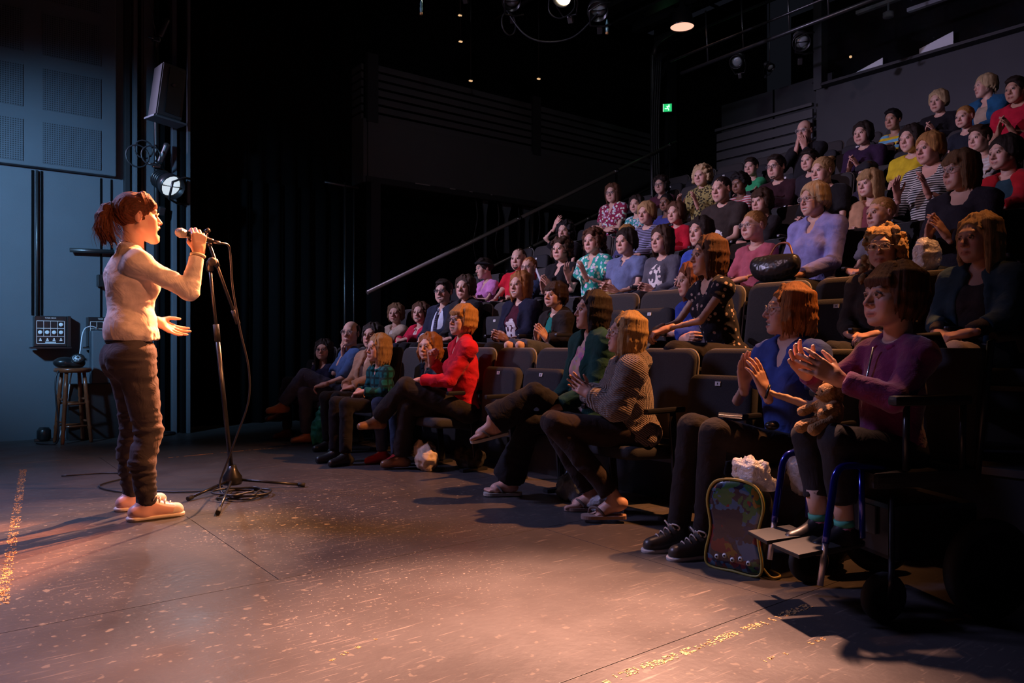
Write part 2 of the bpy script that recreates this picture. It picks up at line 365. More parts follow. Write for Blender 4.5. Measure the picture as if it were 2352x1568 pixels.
def nets(F, o, h):
    S = F < 0; c = np.zeros(np.array(F.shape)-1, np.int8)
    sl = lambda i, n: slice(i, n-1+i)
    nx, ny, nz = F.shape; off = [(i, j, k) for i in (0, 1) for j in (0, 1) for k in (0, 1)]
    for i, j, k in off: c += S[sl(i, nx), sl(j, ny), sl(k, nz)]
    act = (c > 0) & (c < 8); I = np.argwhere(act)
    idx = np.full(act.shape, -1, np.int32); idx[act] = np.arange(len(I))
    val = {f: F[I[:, 0]+f[0], I[:, 1]+f[1], I[:, 2]+f[2]] for f in off}
    acc = np.zeros((len(I), 3)); cnt = np.zeros(len(I))
    for a in off:
        for ax in range(3):
            if a[ax]: continue
            b = tuple(1 if i == ax else a[i] for i in range(3)); va, vb = val[a], val[b]
            m = (va < 0) != (vb < 0); t = np.where(m, va/np.where(m, va-vb, 1), 0)
            p = np.array(a, float)[None].repeat(len(I), 0); p[:, ax] += t
            acc += p*m[:, None]; cnt += m
    V = (I+acc/cnt[:, None])*h+o; Q = []
    for ax in range(3):
        b, cx = (ax+1) % 3, (ax+2) % 3
        s0 = [slice(None)]*3; s1 = [slice(None)]*3
        s0[ax] = slice(0, -1); s1[ax] = slice(1, None)
        for q in (b, cx): s0[q] = s1[q] = slice(1, -1)
        A, B = S[tuple(s0)], S[tuple(s1)]
        for flip, m in ((0, A & ~B), (1, ~A & B)):
            E = np.argwhere(m)
            if not len(E): continue
            E[:, b] += 1; E[:, cx] += 1
            def cell(db, dc):
                e = E.copy(); e[:, b] -= db; e[:, cx] -= dc; return idx[e[:, 0], e[:, 1], e[:, 2]]
            q = np.stack([cell(1, 1), cell(0, 1), cell(0, 0), cell(1, 0)], 1)
            Q.append(q[:, ::-1] if flip else q)
    return V.astype(np.float32), np.concatenate(Q).astype(np.int32)
def sdf_mesh(prims, h, off=0.0):
    lo = np.full(3, 9e9); hi = -lo
    for p in prims:
        if p[6] == '+':
            a, b = prim_bounds(p); lo = np.minimum(lo, a-off-p[5]); hi = np.maximum(hi, b+off+p[5])
    lo -= 2*h; hi += 2*h; n = np.ceil((hi-lo)/h).astype(int)+1
    ax = [(lo[i]+h*np.arange(n[i])).astype(np.float32) for i in range(3)]
    F = np.full(tuple(n), .5, np.float32)
    for p in prims:
        if p[0] == 'p':
            a, b = p[1]-p[3], p[1]+p[3]
        else:
            a, b = prim_bounds(p); pad = abs(off)+p[5]+2*h; a = a-pad; b = b+pad
        s = tuple(slice(max(0, int((a[i]-lo[i])/h)), max(0, min(n[i], int((b[i]-lo[i])/h)+2))) for i in range(3))
        if any(q.stop <= q.start for q in s): continue
        P = np.stack(np.meshgrid(ax[0][s[0]], ax[1][s[1]], ax[2][s[2]], indexing='ij'), -1); f = F[s]
        if p[0] == 'p':
            d = (P-p[1])@p[2]
            F[s] = np.where(((P-p[1])**2).sum(-1) < p[3]**2, np.maximum(f, d), f); continue
        d = prim_dist(p, P, off if p[6] == '+' else 0); k = max(p[5], 1e-4)
        if p[6] == '+': g = np.maximum(k-np.abs(f-d), 0)/k; F[s] = np.minimum(f, d)-g*g*k/4
        else: d = -d; g = np.maximum(k-np.abs(f-d), 0)/k; F[s] = np.maximum(f, d)+g*g*k/4
    return nets(F, lo, h)
def vnoise(P, scale, seed=0):
    Q = np.asarray(P, np.float64)*scale+seed*17.31; i = np.floor(Q).astype(np.int64); f = Q-i; f = f*f*(3-2*f); out = 0
    for a in (0, 1):
        for b in (0, 1):
            for c in (0, 1):
                n = (i[:, 0]+a)*73856093 ^ (i[:, 1]+b)*19349663 ^ (i[:, 2]+c)*83492791
                n = (n ^ (n >> 13))*1274126177 & 0x7fffffff
                w = (f[:, 0] if a else 1-f[:, 0])*(f[:, 1] if b else 1-f[:, 1])*(f[:, 2] if c else 1-f[:, 2])
                out = out+w*((n % 65536)/65535.)
    return out*2-1
def vnormals(V, F):
    n = np.cross(V[F[:, 2]]-V[F[:, 0]], V[F[:, 3]]-V[F[:, 1]]); N = np.zeros_like(V)
    for i in range(4): np.add.at(N, F[:, i], n)
    return N/(np.linalg.norm(N, axis=1, keepdims=True)+1e-9)
def folds(V, F, amp, scale=(16, 16, 26), seed=0):
    N = vnormals(V, F); w = vnoise(V, 7, seed)[:, None]*.05
    a = vnoise((V+w)*np.array(scale), 1, seed+1); a = 1-np.abs(a)*2
    return V+N*(amp*a)[:, None]
def join(parts):
    """[(V,F,col)] -> one mesh"""
    Vs, Fs, Cs, n = [], [], [], 0
    for V, F, c in parts:
        Vs.append(V); Fs.append(F+n); Cs.append(np.broadcast_to(np.asarray(c, np.float32), V.shape)); n += len(V)
    return np.concatenate(Vs), np.concatenate(Fs), np.concatenate(Cs)
def xf(V, R, t, s=1.0): return (np.asarray(V)*s)@np.array(R, dtype=np.float32).T+np.asarray(t, np.float32)
_cache = {}
def cached(key, fn):
    if key not in _cache: _cache[key] = fn()
    return _cache[key]
# ---------------------------------------------------------------- head (chin to crown .225, origin between the ears, +x face)
def head_prims(mouth='smile', k=1):
    P = [ell((-.014, 0, .030), (.094, .075, .086)), ell((.028, 0, -.03), (.056, .058, .082), .03),
         cone((.0, .046, -.048), (.058, .016, -.094), .020, .018, .025), cone((.0, -.046, -.048), (.058, -.016, -.094), .020, .018, .025),
         ell((.070, 0, -.098), (.018, .021, .016), .015), cone((.074, -.034, .028), (.074, .034, .028), .012, .012, .02),
         ell((.052, .040, -.018), (.026, .024, .022), .02), ell((.052, -.040, -.018), (.026, .024, .022), .02),
         ell((.052, .036, -.055), (.026, .022, .03), .025), ell((.052, -.036, -.055), (.026, .022, .03), .025),
         ell((.090, .031, .007), (.014, .018, .0125), .012, '-'), ell((.090, -.031, .007), (.014, .018, .0125), .012, '-'),
         cone((.079, 0, .018), (.104, 0, -.026), .008, .0105, .010), ell((.097, 0, -.031), (.013, .010, .009), .006),
         ell((.090, .0125, -.032), (.011, .008, .008), .006), ell((.090, -.0125, -.032), (.011, .008, .008), .006)]
    for s in (1, -1):   # lids, ears
        P += [cone((.079, s*.045, .0065), (.0905, s*.031, .0150), .0038, .0048, .004), cone((.0905, s*.031, .0150), (.083, s*.016, .0085), .0048, .0036, .004),
              cone((.079, s*.044, .004), (.0875, s*.031, -.0035), .003, .003, .004), cone((.0875, s*.031, -.0035), (.083, s*.017, .004), .003, .003, .004),
              ell((-.012, s*.078, -.002), (.018, .009, .031), .008, rot=(0, .2, s*.35)), ell((-.006, s*.086, .002), (.009, .006, .017), .004, '-')]
    P += [cone((-.026, 0, -.05), (-.036, 0, -.16), .046, .050, .018)]
    P += [ell((.074, 0, -.062), (.016, .026, .022), .015)]
    if mouth == 'open':
        P += [cone((.0, .046, -.05), (.060, .016, -.112), .020, .018, .025), cone((.0, -.046, -.05), (.060, -.016, -.112), .020, .018, .025), ell((.072, 0, -.116), (.018, .021, .015), .012),
              cone((.066, -.033, -.056), (.093, 0, -.052), .006, .0072, .008), cone((.093, 0, -.052), (.066, .033, -.056), .0072, .006, .008), cone((.062, -.030, -.066), (.084, 0, -.096), .006, .0078, .008), cone((.084, 0, -.096), (.062, .030, -.066), .0078, .006, .008),
              ell((.082, 0, -.074), (.032, .034, .0165), .005, '-')]
    elif mouth == 'grin':
        P += [cone((.069, -.033, -.052), (.090, 0, -.0585), .0042, .0058, .006), cone((.090, 0, -.0585), (.069, .033, -.052), .0058, .0042, .006),
              cone((.069, -.030, -.060), (.086, 0, -.0795), .004, .0075, .006), cone((.086, 0, -.0795), (.069, .030, -.060), .0075, .004, .006),
              ell((.086, 0, -.0675), (.014, .027, .0072), .004, '-')]
    elif mouth == 'smile':
        P += [cone((.072, -.030, -.056), (.089, 0, -.0615), .0045, .006, .006), cone((.089, 0, -.0615), (.072, .030, -.056), .006, .0045, .006),
              cone((.072, -.027, -.062), (.086, 0, -.0745), .004, .0075, .006), cone((.086, 0, -.0745), (.072, .027, -.062), .0075, .004, .006),
              cone((.095, -.020, -.0665), (.095, .020, -.0665), .004, .004, .004, '-')]
    else:
        P += [cone((.075, -.024, -.066), (.089, 0, -.063), .0045, .006, .006), cone((.089, 0, -.063), (.075, .024, -.066), .006, .0045, .006),
              cone((.075, -.021, -.068), (.087, 0, -.0745), .004, .0075, .006), cone((.087, 0, -.0745), (.075, .021, -.068), .0075, .004, .006),
              cone((.097, -.026, -.0685), (.097, .026, -.0685), .0035, .0035, .004, '-')]
    return P
def head_mesh(mouth, h):
    V, F = sdf_mesh(head_prims(mouth), h); x, y, z = V.T; ay = np.abs(y)
    sm = lambda d, w: np.clip(1-d/w, 0, 1)
    zc = {'open': -.074, 'smile': -.066, 'calm': -.069, 'grin': -.068}[mouth]; lift = (ay/.03)**2*(.009 if mouth in ('smile', 'grin') else .002)
    hh = {'open': .028, 'grin': .019}.get(mouth, .013)
    lips = ((np.abs(z-zc-lift) < hh*np.sqrt(np.clip(1-(ay/.031)**2, 0, 1))) & (x > .066)).astype(float)*.8
    brow = np.clip(1-np.abs(z-.031+ (ay-.03)**2*3-.002)/.006, 0, 1)*(ay > .011)*(ay < .052)*(x > .05)
    blush = np.exp(-((ay-.042)**2+(z+.03)**2)/.0006)*(x > .03)+.8*np.exp(-(y**2+(z+.03)**2)/.0003)*(x > .09)+(ay > .077)*.6
    dark = np.zeros(len(V))
    if mouth == 'open': dark = (((x-.082)/.031)**2+(y/.033)**2+((z+.074)/.0158)**2 < 1.12)*(x < .086)*.95
    if mouth == 'smile': dark = (np.abs(z+.0665-lift) < .0035)*(ay < .022)*(x > .07)*.75
    if mouth == 'calm': dark = (np.abs(z+.0685-lift) < .002)*(ay < .022)*(x > .07)*.75
    dark = np.maximum(dark, (np.hypot(ay-.009, (z+.036)) < .0045)*(x > .088)*.7)
    lash = (np.hypot(0, z-.0125+((ay-.031)/.02)**2*.006) < .0028)*(np.abs(ay-.031) < .017)*(x > .07)
    teeth = np.zeros(len(V))
    if mouth == 'grin':
        ins = (((x-.086)/.015)**2+(y/.027)**2+((z+.0675)/.0074)**2 < 1.25); teeth = ins*(z > -.0715)*.95; dark = np.maximum(dark, ins*(z <= -.0715)*.9); lips = lips*(1-ins)
    return V, F, np.stack([lips, brow, blush, dark, lash, teeth], 1)
def head_colors(mask, skin, browc):
    c = np.tile(np.array(skin[:3]), (len(mask), 1)); l, b, bl, d, la, te = (mask[:, i:i+1] for i in range(6))
    c = c*(1-.28*bl*np.array([.25, 1, .9])); c = c*(1-l)+l*(np.array(skin[:3])*np.array([.82, .45, .45]))
    c = c*(1-.65*b)+.65*b*np.array(browc[:3]); c = c*(1-.7*la)+.7*la*.02; c = c*(1-d)+d*np.array([.06, .015, .012]); return c*(1-te)+te*np.array([.66, .62, .56])
# ---------------------------------------------------------------- hands (right hand: fingers +x, palm -z, thumb +y)
HP = {'relax': ((.35, .45, .35), .10, .5), 'flat': ((.10, .16, .12), .05, .25), 'fist': ((1.25, 1.6, 1.1), .02, 1.0), 'grip': ((.75, 1.2, .9), .03, .9),
      'open': ((.12, .22, .18), .16, .05), 'clasp': ((.65, .8, .55), .06, .6), 'hold': ((.5, .75, .6), .08, .6)}
def hand_mesh(pose, h):
    (c1, c2, c3), spread, th = HP[pose]; P = []
    kn = [(.086, .030), (.090, .010), (.086, -.010), (.078, -.028)]; L = [(.040, .025, .020), (.045, .029, .021), (.041, .027, .020), (.032, .020, .018)]
    for i, (kx, ky) in enumerate(kn):
        P.append(cone((.0, ky*.55, -.002), (kx, ky, 0), .015, .0118, .012))
        a = 0; p = Vector((kx, ky, 0)); sp = spread*(1.5-i)*.7
        f = 1+.08*(i-1) if pose not in ('flat', 'open') else 1+.25*(i % 2)
        for (l, c, r0, r1) in zip(L[i], (c1*f, c2*f, c3*f), (.0098, .0092, .0082), (.0092, .0084, .0068)):
            a += c; d = Vector((math.cos(a)*math.cos(sp), math.cos(a)*math.sin(sp), -math.sin(a))); q = p+d*l
            P.append(cone(p, q, r0*(.88 if i == 3 else 1), r1*(.88 if i == 3 else 1), .003)); p = q
    t0 = Vector((.022, .022, -.006)); d1 = Vector((.62, .70-.35*th, -.25-.45*th)).normalized(); d2 = Vector((.85, .35-.55*th, -.22-.35*th)).normalized()
    t1 = t0+d1*.044; t2 = t1+d2*.032; t3 = t2+(d2+Vector((.1, -.2*th, -.1*th))).normalized()*.024
    P += [cone(t0, t1, .0175, .012, .01), cone(t1, t2, .0112, .0100, .003), cone(t2, t3, .0098, .0072, .003), cone((-.045, 0, 0), (.02, 0, -.002), .0235, .022, .02)]
    return sdf_mesh(P, h)
def place_hand(pose, h, wrist, fdir, normal, side, s=1.0):
    """side -1 right hand, +1 left hand; normal = palm normal"""
    V, F = cached(('hand', pose, h), lambda: hand_mesh(pose, h))
    x = Vector(fdir).normalized(); z = -Vector(normal); z = (z-x*z.dot(x)).normalized(); y = z.cross(x)
    if side > 0: V = V*np.array([1, -1, 1]); F = F[:, ::-1]
    return xf(V, Matrix((x, y, z)).transposed(), wrist, s), F
# ---------------------------------------------------------------- hair (head space)
CAP = ((-.018, 0, .036), (.101, .085, .095))
def lock(P, rnd, ang, L, r0, wave, back, flare, jag=0, part=0):
    ca, sa = math.cos(ang), math.sin(ang); pts = [Vector((-.02+.03*ca, .03*sa+part, .122)), Vector((-.018+.086*ca, .078*sa, .085)), Vector((-.018+.098*ca, .086*sa, .02))]
    n = max(2, int(L/.05)); ph = rnd.random()*6
    for i in range(1, n+1):
        t = i/n; z = .02-(L+rnd.uniform(-jag, jag))*t
        rad = 1+flare*math.sin(PI*min(1, t*.9))-(.12*t if L > .12 else .22*t*t)
        w = wave*math.sin(ph+z*70)
        pts.append(Vector((-.018+(.098*rad)*ca-(back*t), .088*rad*sa, z))+Vector((ca*w-sa*w*.6, sa*w+ca*w*.6, 0)))
    for i in range(len(pts)-1):
        f0, f1 = i/(len(pts)-1), (i+1)/(len(pts)-1); g = lambda f: r0*(1.12-.98*max(0, f-.55)/.45)
        P.append(cone(pts[i], pts[i+1], g(f0), g(f1), .008))
def hair_prims(style, seed):
    rnd = random.Random(seed); c, r = CAP; P = []; face = ell((.100, 0, -.022), (.082, .068, .098), .012, '-')
    curl = 'curly' in style; fr = 'fringe' in style; s = style.split('_')[0]
    if s in ('long', 'bob', 'wavy', 'lob'):
        L = {'long': .27, 'bob': .11, 'wavy': .16, 'lob': .18}[s]; n = 46
        P = [ell(c, tuple(v-.003 for v in r), .01), face]
        for i in range(n):
            a = math.radians(60+(360-120)*i/(n-1)+rnd.uniform(-4, 4)); side = abs(abs(a-PI)-PI/2) < .5
            lock(P, rnd, a, L*rnd.uniform(.86, 1.04), rnd.uniform(.0115, .0155), {'wavy': .009, 'bob': .002}.get(s, .003), .0, {'wavy': .22, 'bob': .10}.get(s, .05)+rnd.uniform(-.04, .05), .02)
        for i in range(n//2):      # inner layer so that no gaps open
            a = math.radians(66+(360-132)*i/(n//2-1)); lock(P, rnd, a, L*.8, .018, .0, .0, -.10, .01)
        for sgn in (1, -1):
            for q in range(6): P.append(cone((.03-.012*q, sgn*(.012+.006*q), .126-.004*q), (.060-.013*q, sgn*(.062+.004*q), .045-.018*q), .010, .008, .006))
    elif s in ('short', 'crop', 'mop', 'pixie', 'pony', 'updo', 'cap', 'swept'):
        g = {'short': .0, 'crop': -.006, 'mop': .008, 'pixie': .010, 'pony': -.001, 'updo': .0, 'cap': .004, 'swept': .012}[s]
        P = [ell(c, tuple(v+g for v in r), .01), face, ell((.03, 0, -.10), (.13, .12, .088), .02, '-')]
        if s == 'pony': P[2] = ell((.055, 0, -.115), (.118, .12, .086), .015, '-'); P[1] = ell((.108, 0, -.022), (.078, .066, .094), .012, '-')
        if s in ('mop', 'pixie', 'swept'):
            P[2] = ell((.045, 0, -.10), (.13, .12, .083), .02, '-')
            for i in range(26):
                a = math.radians(70+220*i/25+rnd.uniform(-6, 6)); lock(P, rnd, a, .055+.03*rnd.random()+(.03 if abs(a-PI) < 1 else 0), .017, .003, .0, .10, .015)
        if s == 'swept':
            for i in range(7): P.append(cone((.0+.01*i, -.03+.012*i, .128), (.072, .062-.018*i, .062-.004*i), .018, .012, .012))
        if s == 'short':
            for i in range(12): P.append(cone((.02, -.055+.01*i, .118-.0006*(i-5.5)**2), (.075-.0006*(i-5.5)**2, -.055+.01*i, .088), .016, .010, .008))
        if s == 'pony':
            P += [ell((-.118, 0, .055), (.022, .022, .024), .01)]
            for i in range(16):
                dx, dy = rnd.uniform(-.02, .02), rnd.uniform(-.022, .022); x0 = -.135
                q = [(-.118, 0, .055), (-.142, dy*.5, .050), (-.160+dx*.5, dy*.9, .012), (-.160+dx, dy*1.25, -.05), (-.136+dx*1.6, dy*1.5, -.118+rnd.uniform(-.03, .02))]
                for a_, b_, r0, r1 in zip(q, q[1:], (.013, .015, .016, .015), (.015, .016, .015, .003)): P.append(cone(a_, b_, r0, r1, .008))
        if s == 'updo':
            for i in range(14): P.append(ell((-.095+rnd.uniform(-.025, .02), rnd.uniform(-.035, .035), .08+rnd.uniform(-.03, .035)), (.026, .022, .022), .01))
    elif s == 'bald':
        P = [ell(c, tuple(v-.004 for v in r), .01), ell((.03, 0, .095), (.15, .066, .075), .01, '-'), ell((.085, 0, .02), (.085, .12, .15), .01, '-'), ell((.0, 0, -.12), (.13, .12, .088), .02, '-')]
    elif s in ('buzz',):
        P = [ell(c, tuple(v-.009 for v in r), .01), ell((.115, 0, -.012), (.085, .066, .095), .012, '-'), ell((.03, 0, -.10), (.13, .12, .094), .012, '-')]
    elif s in ('frizz', 'afro', 'ringlet'):
        P = [ell(c, r, .01)]; N_ = {'frizz': 150, 'afro': 170, 'ringlet': 210}[s]; L = {'frizz': .06, 'afro': .01, 'ringlet': .2}[s]
        for i in range(N_):
            a = rnd.uniform(.55, 2*PI-.55) if s != 'afro' else rnd.uniform(0, 2*PI); t = rnd.random()
            z = .135-(.14+L)*t if s != 'afro' else .135-.15*t
            zz = max(-1, min(1, (z-.036)/.099)); q = math.sqrt(max(.05, 1-max(zz, 0)**2)); q = q*(1.05 if s != 'ringlet' else 1.04+.12*t)*rnd.uniform(.95, 1.08)
            x = -.018+.108*q*math.cos(a); y = .093*q*math.sin(a)
            if x > .05 and z < .075: continue
            rr = rnd.uniform(.014, .024); P.append(ell((x, y, z), (rr, rr, rr), .006))
        P.insert(len(P), face) if s != 'afro' else P.append(ell((.105, 0, -.03), (.07, .066, .09), .01, '-'))
    if fr:
        for i in range(13):
            y = -.060+.010*i; P.append(cone((.030, y*.6, .114), (.084-abs(y)*.35, y, .062), .013, .012, .010)); P.append(cone((.086-abs(y)*.35, y, .060), (.091-abs(y)*.5, y*1.03, .034+rnd.uniform(-.004, .006)), .011, .005, .008))
    return P
def hair_mesh(style, seed, h):
    V, F = sdf_mesh(hair_prims(style, seed), h); N = vnormals(V, F)
    phi = np.arctan2(V[:, 1], V[:, 0]+.018); fine = {'frizz': 1, 'afro': 1, 'ringlet': 1}.get(style.split('_')[0], 0)
    if style.split('_')[0] in ('short', 'crop', 'buzz', 'bald', 'pony', 'updo', 'cap'):
        st = np.stack([V[:, 1]*240, V[:, 2]*60, V[:, 0]*20], 1)
    elif fine: st = V*150
    else: st = np.stack([phi*30+V[:, 0]*30, V[:, 2]*7, V[:, 1]*25], 1)
    a = vnoise(st, .8, seed)+.5*vnoise(st, 1.9, seed+3)
    V = V+N*(a*(.0035 if not fine else .006))[:, None]
    return V, F, st.astype(np.float32)

# ================================================================ people
RES = [dict(head=.0046, hand=.0044, body=.0105, hair=.0062), dict(head=.0066, hand=.0066, body=.0160, hair=.0094), dict(head=.0082, hand=.0084, body=.0205, hair=.0116)]
SKIN = {'fair': (.60, .37, .28), 'pale': (.66, .44, .35), 'tan': (.46, .26, .17), 'brown': (.20, .10, .06), 'ruddy': (.58, .32, .24)}
HAIR = {'dark': (.022, .014, .010), 'brown': (.055, .028, .015), 'chestnut': (.09, .038, .018), 'auburn': (.15, .045, .015), 'ginger': (.34, .13, .035), 'lightbrown': (.17, .095, .045),
        'blond': (.42, .26, .11), 'straw': (.50, .36, .19), 'grey': (.34, .30, .27), 'honey': (.40, .20, .06), 'black': (.010, .008, .008)}
def V3(*a): return np.array(a, np.float32)
def ik(S, Wr, la, lb, pole):
    S, Wr, pole = Vector(S), Vector(Wr), Vector(pole); d = Wr-S; D = d.length
    if D > (la+lb)*.985: k = D/((la+lb)*.985); la *= k; lb *= k
    x = (la*la-lb*lb+D*D)/(2*D); hgt = math.sqrt(max(la*la-x*x, 0)); dn = d/D; p = (pole-dn*pole.dot(dn)).normalized()
    return S+dn*x+p*hgt
def eye_mesh():
    V, F, C = [], [], []; n, m = 14, 11
    for j in range(m+1):
        a = PI*j/m
        for i in range(n): V.append((.0126*math.cos(a), .0126*math.sin(a)*math.cos(2*PI*i/n), .0126*math.sin(a)*math.sin(2*PI*i/n))); C.append((.012, .010, .010) if j < 1.5 else (.07, .045, .03) if j < 2.5 else (.46, .41, .39))
    for j in range(m):
        for i in range(n): F.append((j*n+i, j*n+(i+1) % n, (j+1)*n+(i+1) % n, (j+1)*n+i))
    return mesh_np('eye', V, F, C)
EYE = eye_mesh(); EYE.materials.append(M['eye'])
def glasses_mesh(shape):
    bm = bmesh.new(); hw, hh = (.025, .017) if shape != 'round' else (.022, .020)
    for s in (1, -1):
        loop = [(.0985-abs(math.cos(a))*.002-.004*(math.cos(a)*s > .5), s*.033+hw*math.copysign(abs(math.cos(a))**.7, math.cos(a)), .004+hh*math.copysign(abs(math.sin(a))**.7, math.sin(a))) for a in [2*PI*k/16 for k in range(16)]]
        bm_tube(bm, loop, .0018, 5, closed=True)
        bm_tube(bm, [(.094, s*.058, .010), (.05, s*.078, .012), (.0, s*.083, .012), (-.02, s*.083, -.004)], .0017, 5)
    bm_tube(bm, [(.098, -.009, .007), (.103, 0, .010), (.098, .009, .007)], .0015, 5)
    return done(bm, 'glasses')
def lens_mesh():
    bm = bmesh.new()
    for s in (1, -1):
        bm.faces.new([bm.verts.new((.098, s*.033+.0235*math.cos(2*PI*k/16), .004+.0165*math.sin(2*PI*k/16))) for k in range(16)])
    return done(bm, 'lens')
def shoe_prims(kind):
    P = [cone((-.045, 0, -.042), (.13, 0, -.050), .036, .033, .02), cone((-.004, 0, .0), (-.012, 0, -.05), .037, .040, .02), cone((.0, 0, -.005), (.10, 0, -.046), .036, .028, .02)]
    if kind == 'boot': P.append(cone((-.004, 0, .05), (-.008, 0, -.02), .041, .042, .02))
    return P
def foot_prims(o=0):
    P = [cone((-.035, 0, -.045), (.075, 0, -.052), .030, .030, .02), cone((-.005, 0, .02), (-.012, 0, -.04), .031, .034, .02), cone((.0, 0, -.012), (.085, 0, -.055), .030, .020, .02), cone((.07, -.022, -.058), (.07, .022, -.058), .017, .017, .015)]
    for i, y in enumerate((-.030, -.013, .002, .015, .026)):
        l = (.138, .135, .128, .120, .110)[i]; r = (.0125, .0085, .008, .008, .0078)[i]
        P.append(cone((.085, y*.9, -.060), (l, y*1.05, -.066), r, r*.95, .004))
    return P
def frame(toe, up):
    x = Vector(toe).normalized(); u = Vector(up); z = (u-x*u.dot(x)).normalized(); return Matrix((x, z.cross(x), z)).transposed()
def add_shoe(root, kind, ankle, toe, up, s, col, sole=None, h=.010, side=1, label=None, laces=None):
    R = frame(toe, up); name = 'shoe'
    V, F = cached(('shoe', kind, h), lambda: sdf_mesh(shoe_prims(kind)+[cut((0, 0, -.076), (0, 0, -1))], h))
    o = link(name, mesh_np(name, xf(V, R, ankle, s), F), M['leather'], root); o.color = (*col[:3], 1)
    if label: o['label'] = label
    if sole is not None:
        V, F = cached(('sole', kind, h), lambda: sdf_mesh([cone((-.047, 0, -.062), (.132, 0, -.066), .041, .038, .02), cut((0, 0, -.060), (0, 0, 1)), cut((0, 0, -.080), (0, 0, -1))], h*.75))
        q = link('sole', mesh_np('sole', xf(V, R, ankle, s), F), M['matte'], o); q.color = (*sole[:3], 1)
    if laces is not None:
        bm = bmesh.new()
        for i in range(4):
            x = .035+.022*i; z = .014-.0115*i+.012; w = .026-.002*i
            bm_tube(bm, [(x-.004, -w, z-.016), (x, -w*.5, z-.002), (x+.004, 0, z+.003), (x, w*.5, z-.002), (x-.004, w, z-.016)], .0035, 5)
        for sg in (1, -1): bm_tube(bm, smooth_path([(.03, 0, .014), (.045, sg*.025, .035), (.03, sg*.05, .03), (.022, sg*.035, .012), (.03, 0, .014)], 4), .0035, 5)
        bm.transform(Matrix.Translation(ankle) @ R.to_4x4() @ Matrix.Diagonal((s, s, s, 1)))
        q = link('laces', done(bm, 'laces'), M['matte'], o); q.color = (*laces[:3], 1)
    return o
def add_toecap(shoe, ankle, toe, up, s, col):
    V, F = sdf_mesh([cone((.045, 0, -.046), (.13, 0, -.050), .0375, .0345, .02), cut((.098, 0, 0), (-1, 0, .25)), cut((0, 0, -.060), (0, 0, -1))], .006)
    q = link('toe_cap', mesh_np('toe_cap', xf(V, frame(toe, up), ankle, s), F), M['matte'], shoe); q.color = (*col, 1)
def add_flipflop(root, ankle, toe, up, s, col, label=None):
    R = frame(toe, up); bm = bmesh.new()
    o_ = [(-.085, .0), (-.08, .028), (-.03, .034), (.06, .044), (.11, .044), (.143, .028), (.15, 0), (.14, -.035), (.10, -.048), (.06, -.046), (-.03, -.034), (-.08, -.028)]
    o_ = [(p.x, p.y) for p in smooth_path([(a, b, 0) for a, b in o_+o_[:1]], 3)[:-1]]
    lo = [bm.verts.new((a, b, -.094)) for a, b in o_]; hi = [bm.verts.new((a, b, -.077)) for a, b in o_]; n = len(o_)
    for k in range(n): bm.faces.new((lo[k], lo[(k+1) % n], hi[(k+1) % n], hi[k]))
    bm.faces.new(lo[::-1]); bm.faces.new(hi); T_ = Matrix.Translation(ankle) @ R.to_4x4() @ Matrix.Diagonal((s, s, s, 1)); bm.transform(T_)
    f = link('sandal', done(bm, 'sandal'), M['matte'], root); f.color = (*col[:3], 1)
    if label: f['label'] = label
    bm = bmesh.new()
    for sg in (1, -1): bm_tube(bm, smooth_path([(.108, -.018, -.070), (.10, -.016, -.045), (.065, sg*.030-.004, -.036), (.03, sg*.040, -.072)], 4), .0075, 6)
    bm.transform(T_); q = link('strap', done(bm, 'strap'), M['matte'], f); q.color = (col[0]*.35, col[1]*.33, col[2]*.33, 1)
STAGE = Vector((.95, 4.45, 1.55)); N_PEOPLE = 0
def arm_pose(pose, Zs, S, hc, lean, hz):
    """{side: (wrist, fingers, palm normal, hand pose, elbow pole)}; side -1 is the person's right"""
    c = V3(lean+.27*S, 0, Zs-.13*S); o = {}
    for s in (-1, 1):
        pole = (-.5, s*.7, -1)
        lap = ((.235+.02*s, s*.072, hz+.125), (.5, -s*.85, -.18), (-.25, -s*.2, -1), 'clasp', pole)
        knees = ((.27*S+.04, s*.105, hz+.12), (1, -s*.15, -.3), (0, -s*.15, -1), 'relax', pole)
        if pose == 'clap': o[s] = (c+V3(-.03, s*.056, -.085), (.45, -s*.34, .82), (.05, -s, .1), 'flat' if s < 0 else 'open', pole)
        elif pose == 'clap_low': o[s] = (c+V3(-.02, s*.07, -.16), (.75, -s*.5, .42), (.05, -s, .25*s), 'flat' if s < 0 else 'relax', pole)
        elif pose == 'clap_apart': o[s] = (c+V3(-.03, s*.11, -.03), (.4, -s*.1, .9), (.2, -s, 0), 'open', pole)
        elif pose == 'clasp_high': o[s] = (c+V3(.02, s*.055, -.05), (.35, -s*.65, .65), (.0, -s, .3), 'clasp', pole)
        elif pose == 'lap': o[s] = lap
        elif pose == 'knees': o[s] = knees
        elif pose == 'chin_r': o[s] = (hc+V3(.06, -.035, -.195), (.25, .32, .9), (-1, .25, .2), 'hold', (.3, s*.5, -1)) if s < 0 else lap
        elif pose == 'chin_l': o[s] = (hc+V3(.06, .035, -.195), (.25, -.32, .9), (-1, -.25, .2), 'hold', (.3, s*.5, -1)) if s > 0 else lap
        elif pose == 'face': o[s] = (hc+V3(.085, s*.05, -.205), (.06, -s*.22, 1), (-.75, -s*.7, 0), 'flat', (.4, s*.6, -1))
        elif pose == 'crossed': o[s] = ((lean+.20*S, -s*.05, Zs-.26*S+.02*s), (.15, -s, .1), (-1, 0, -.2), 'relax', (-.3, s, -.7))
        elif pose == 'wave_r': o[s] = ((lean+.12, -.24, Zs+.30), (.25, .3, .9), (.6, .6, 0), 'open', (.1, -1, -.5)) if s < 0 else lap
        else: o[s] = lap
    return o
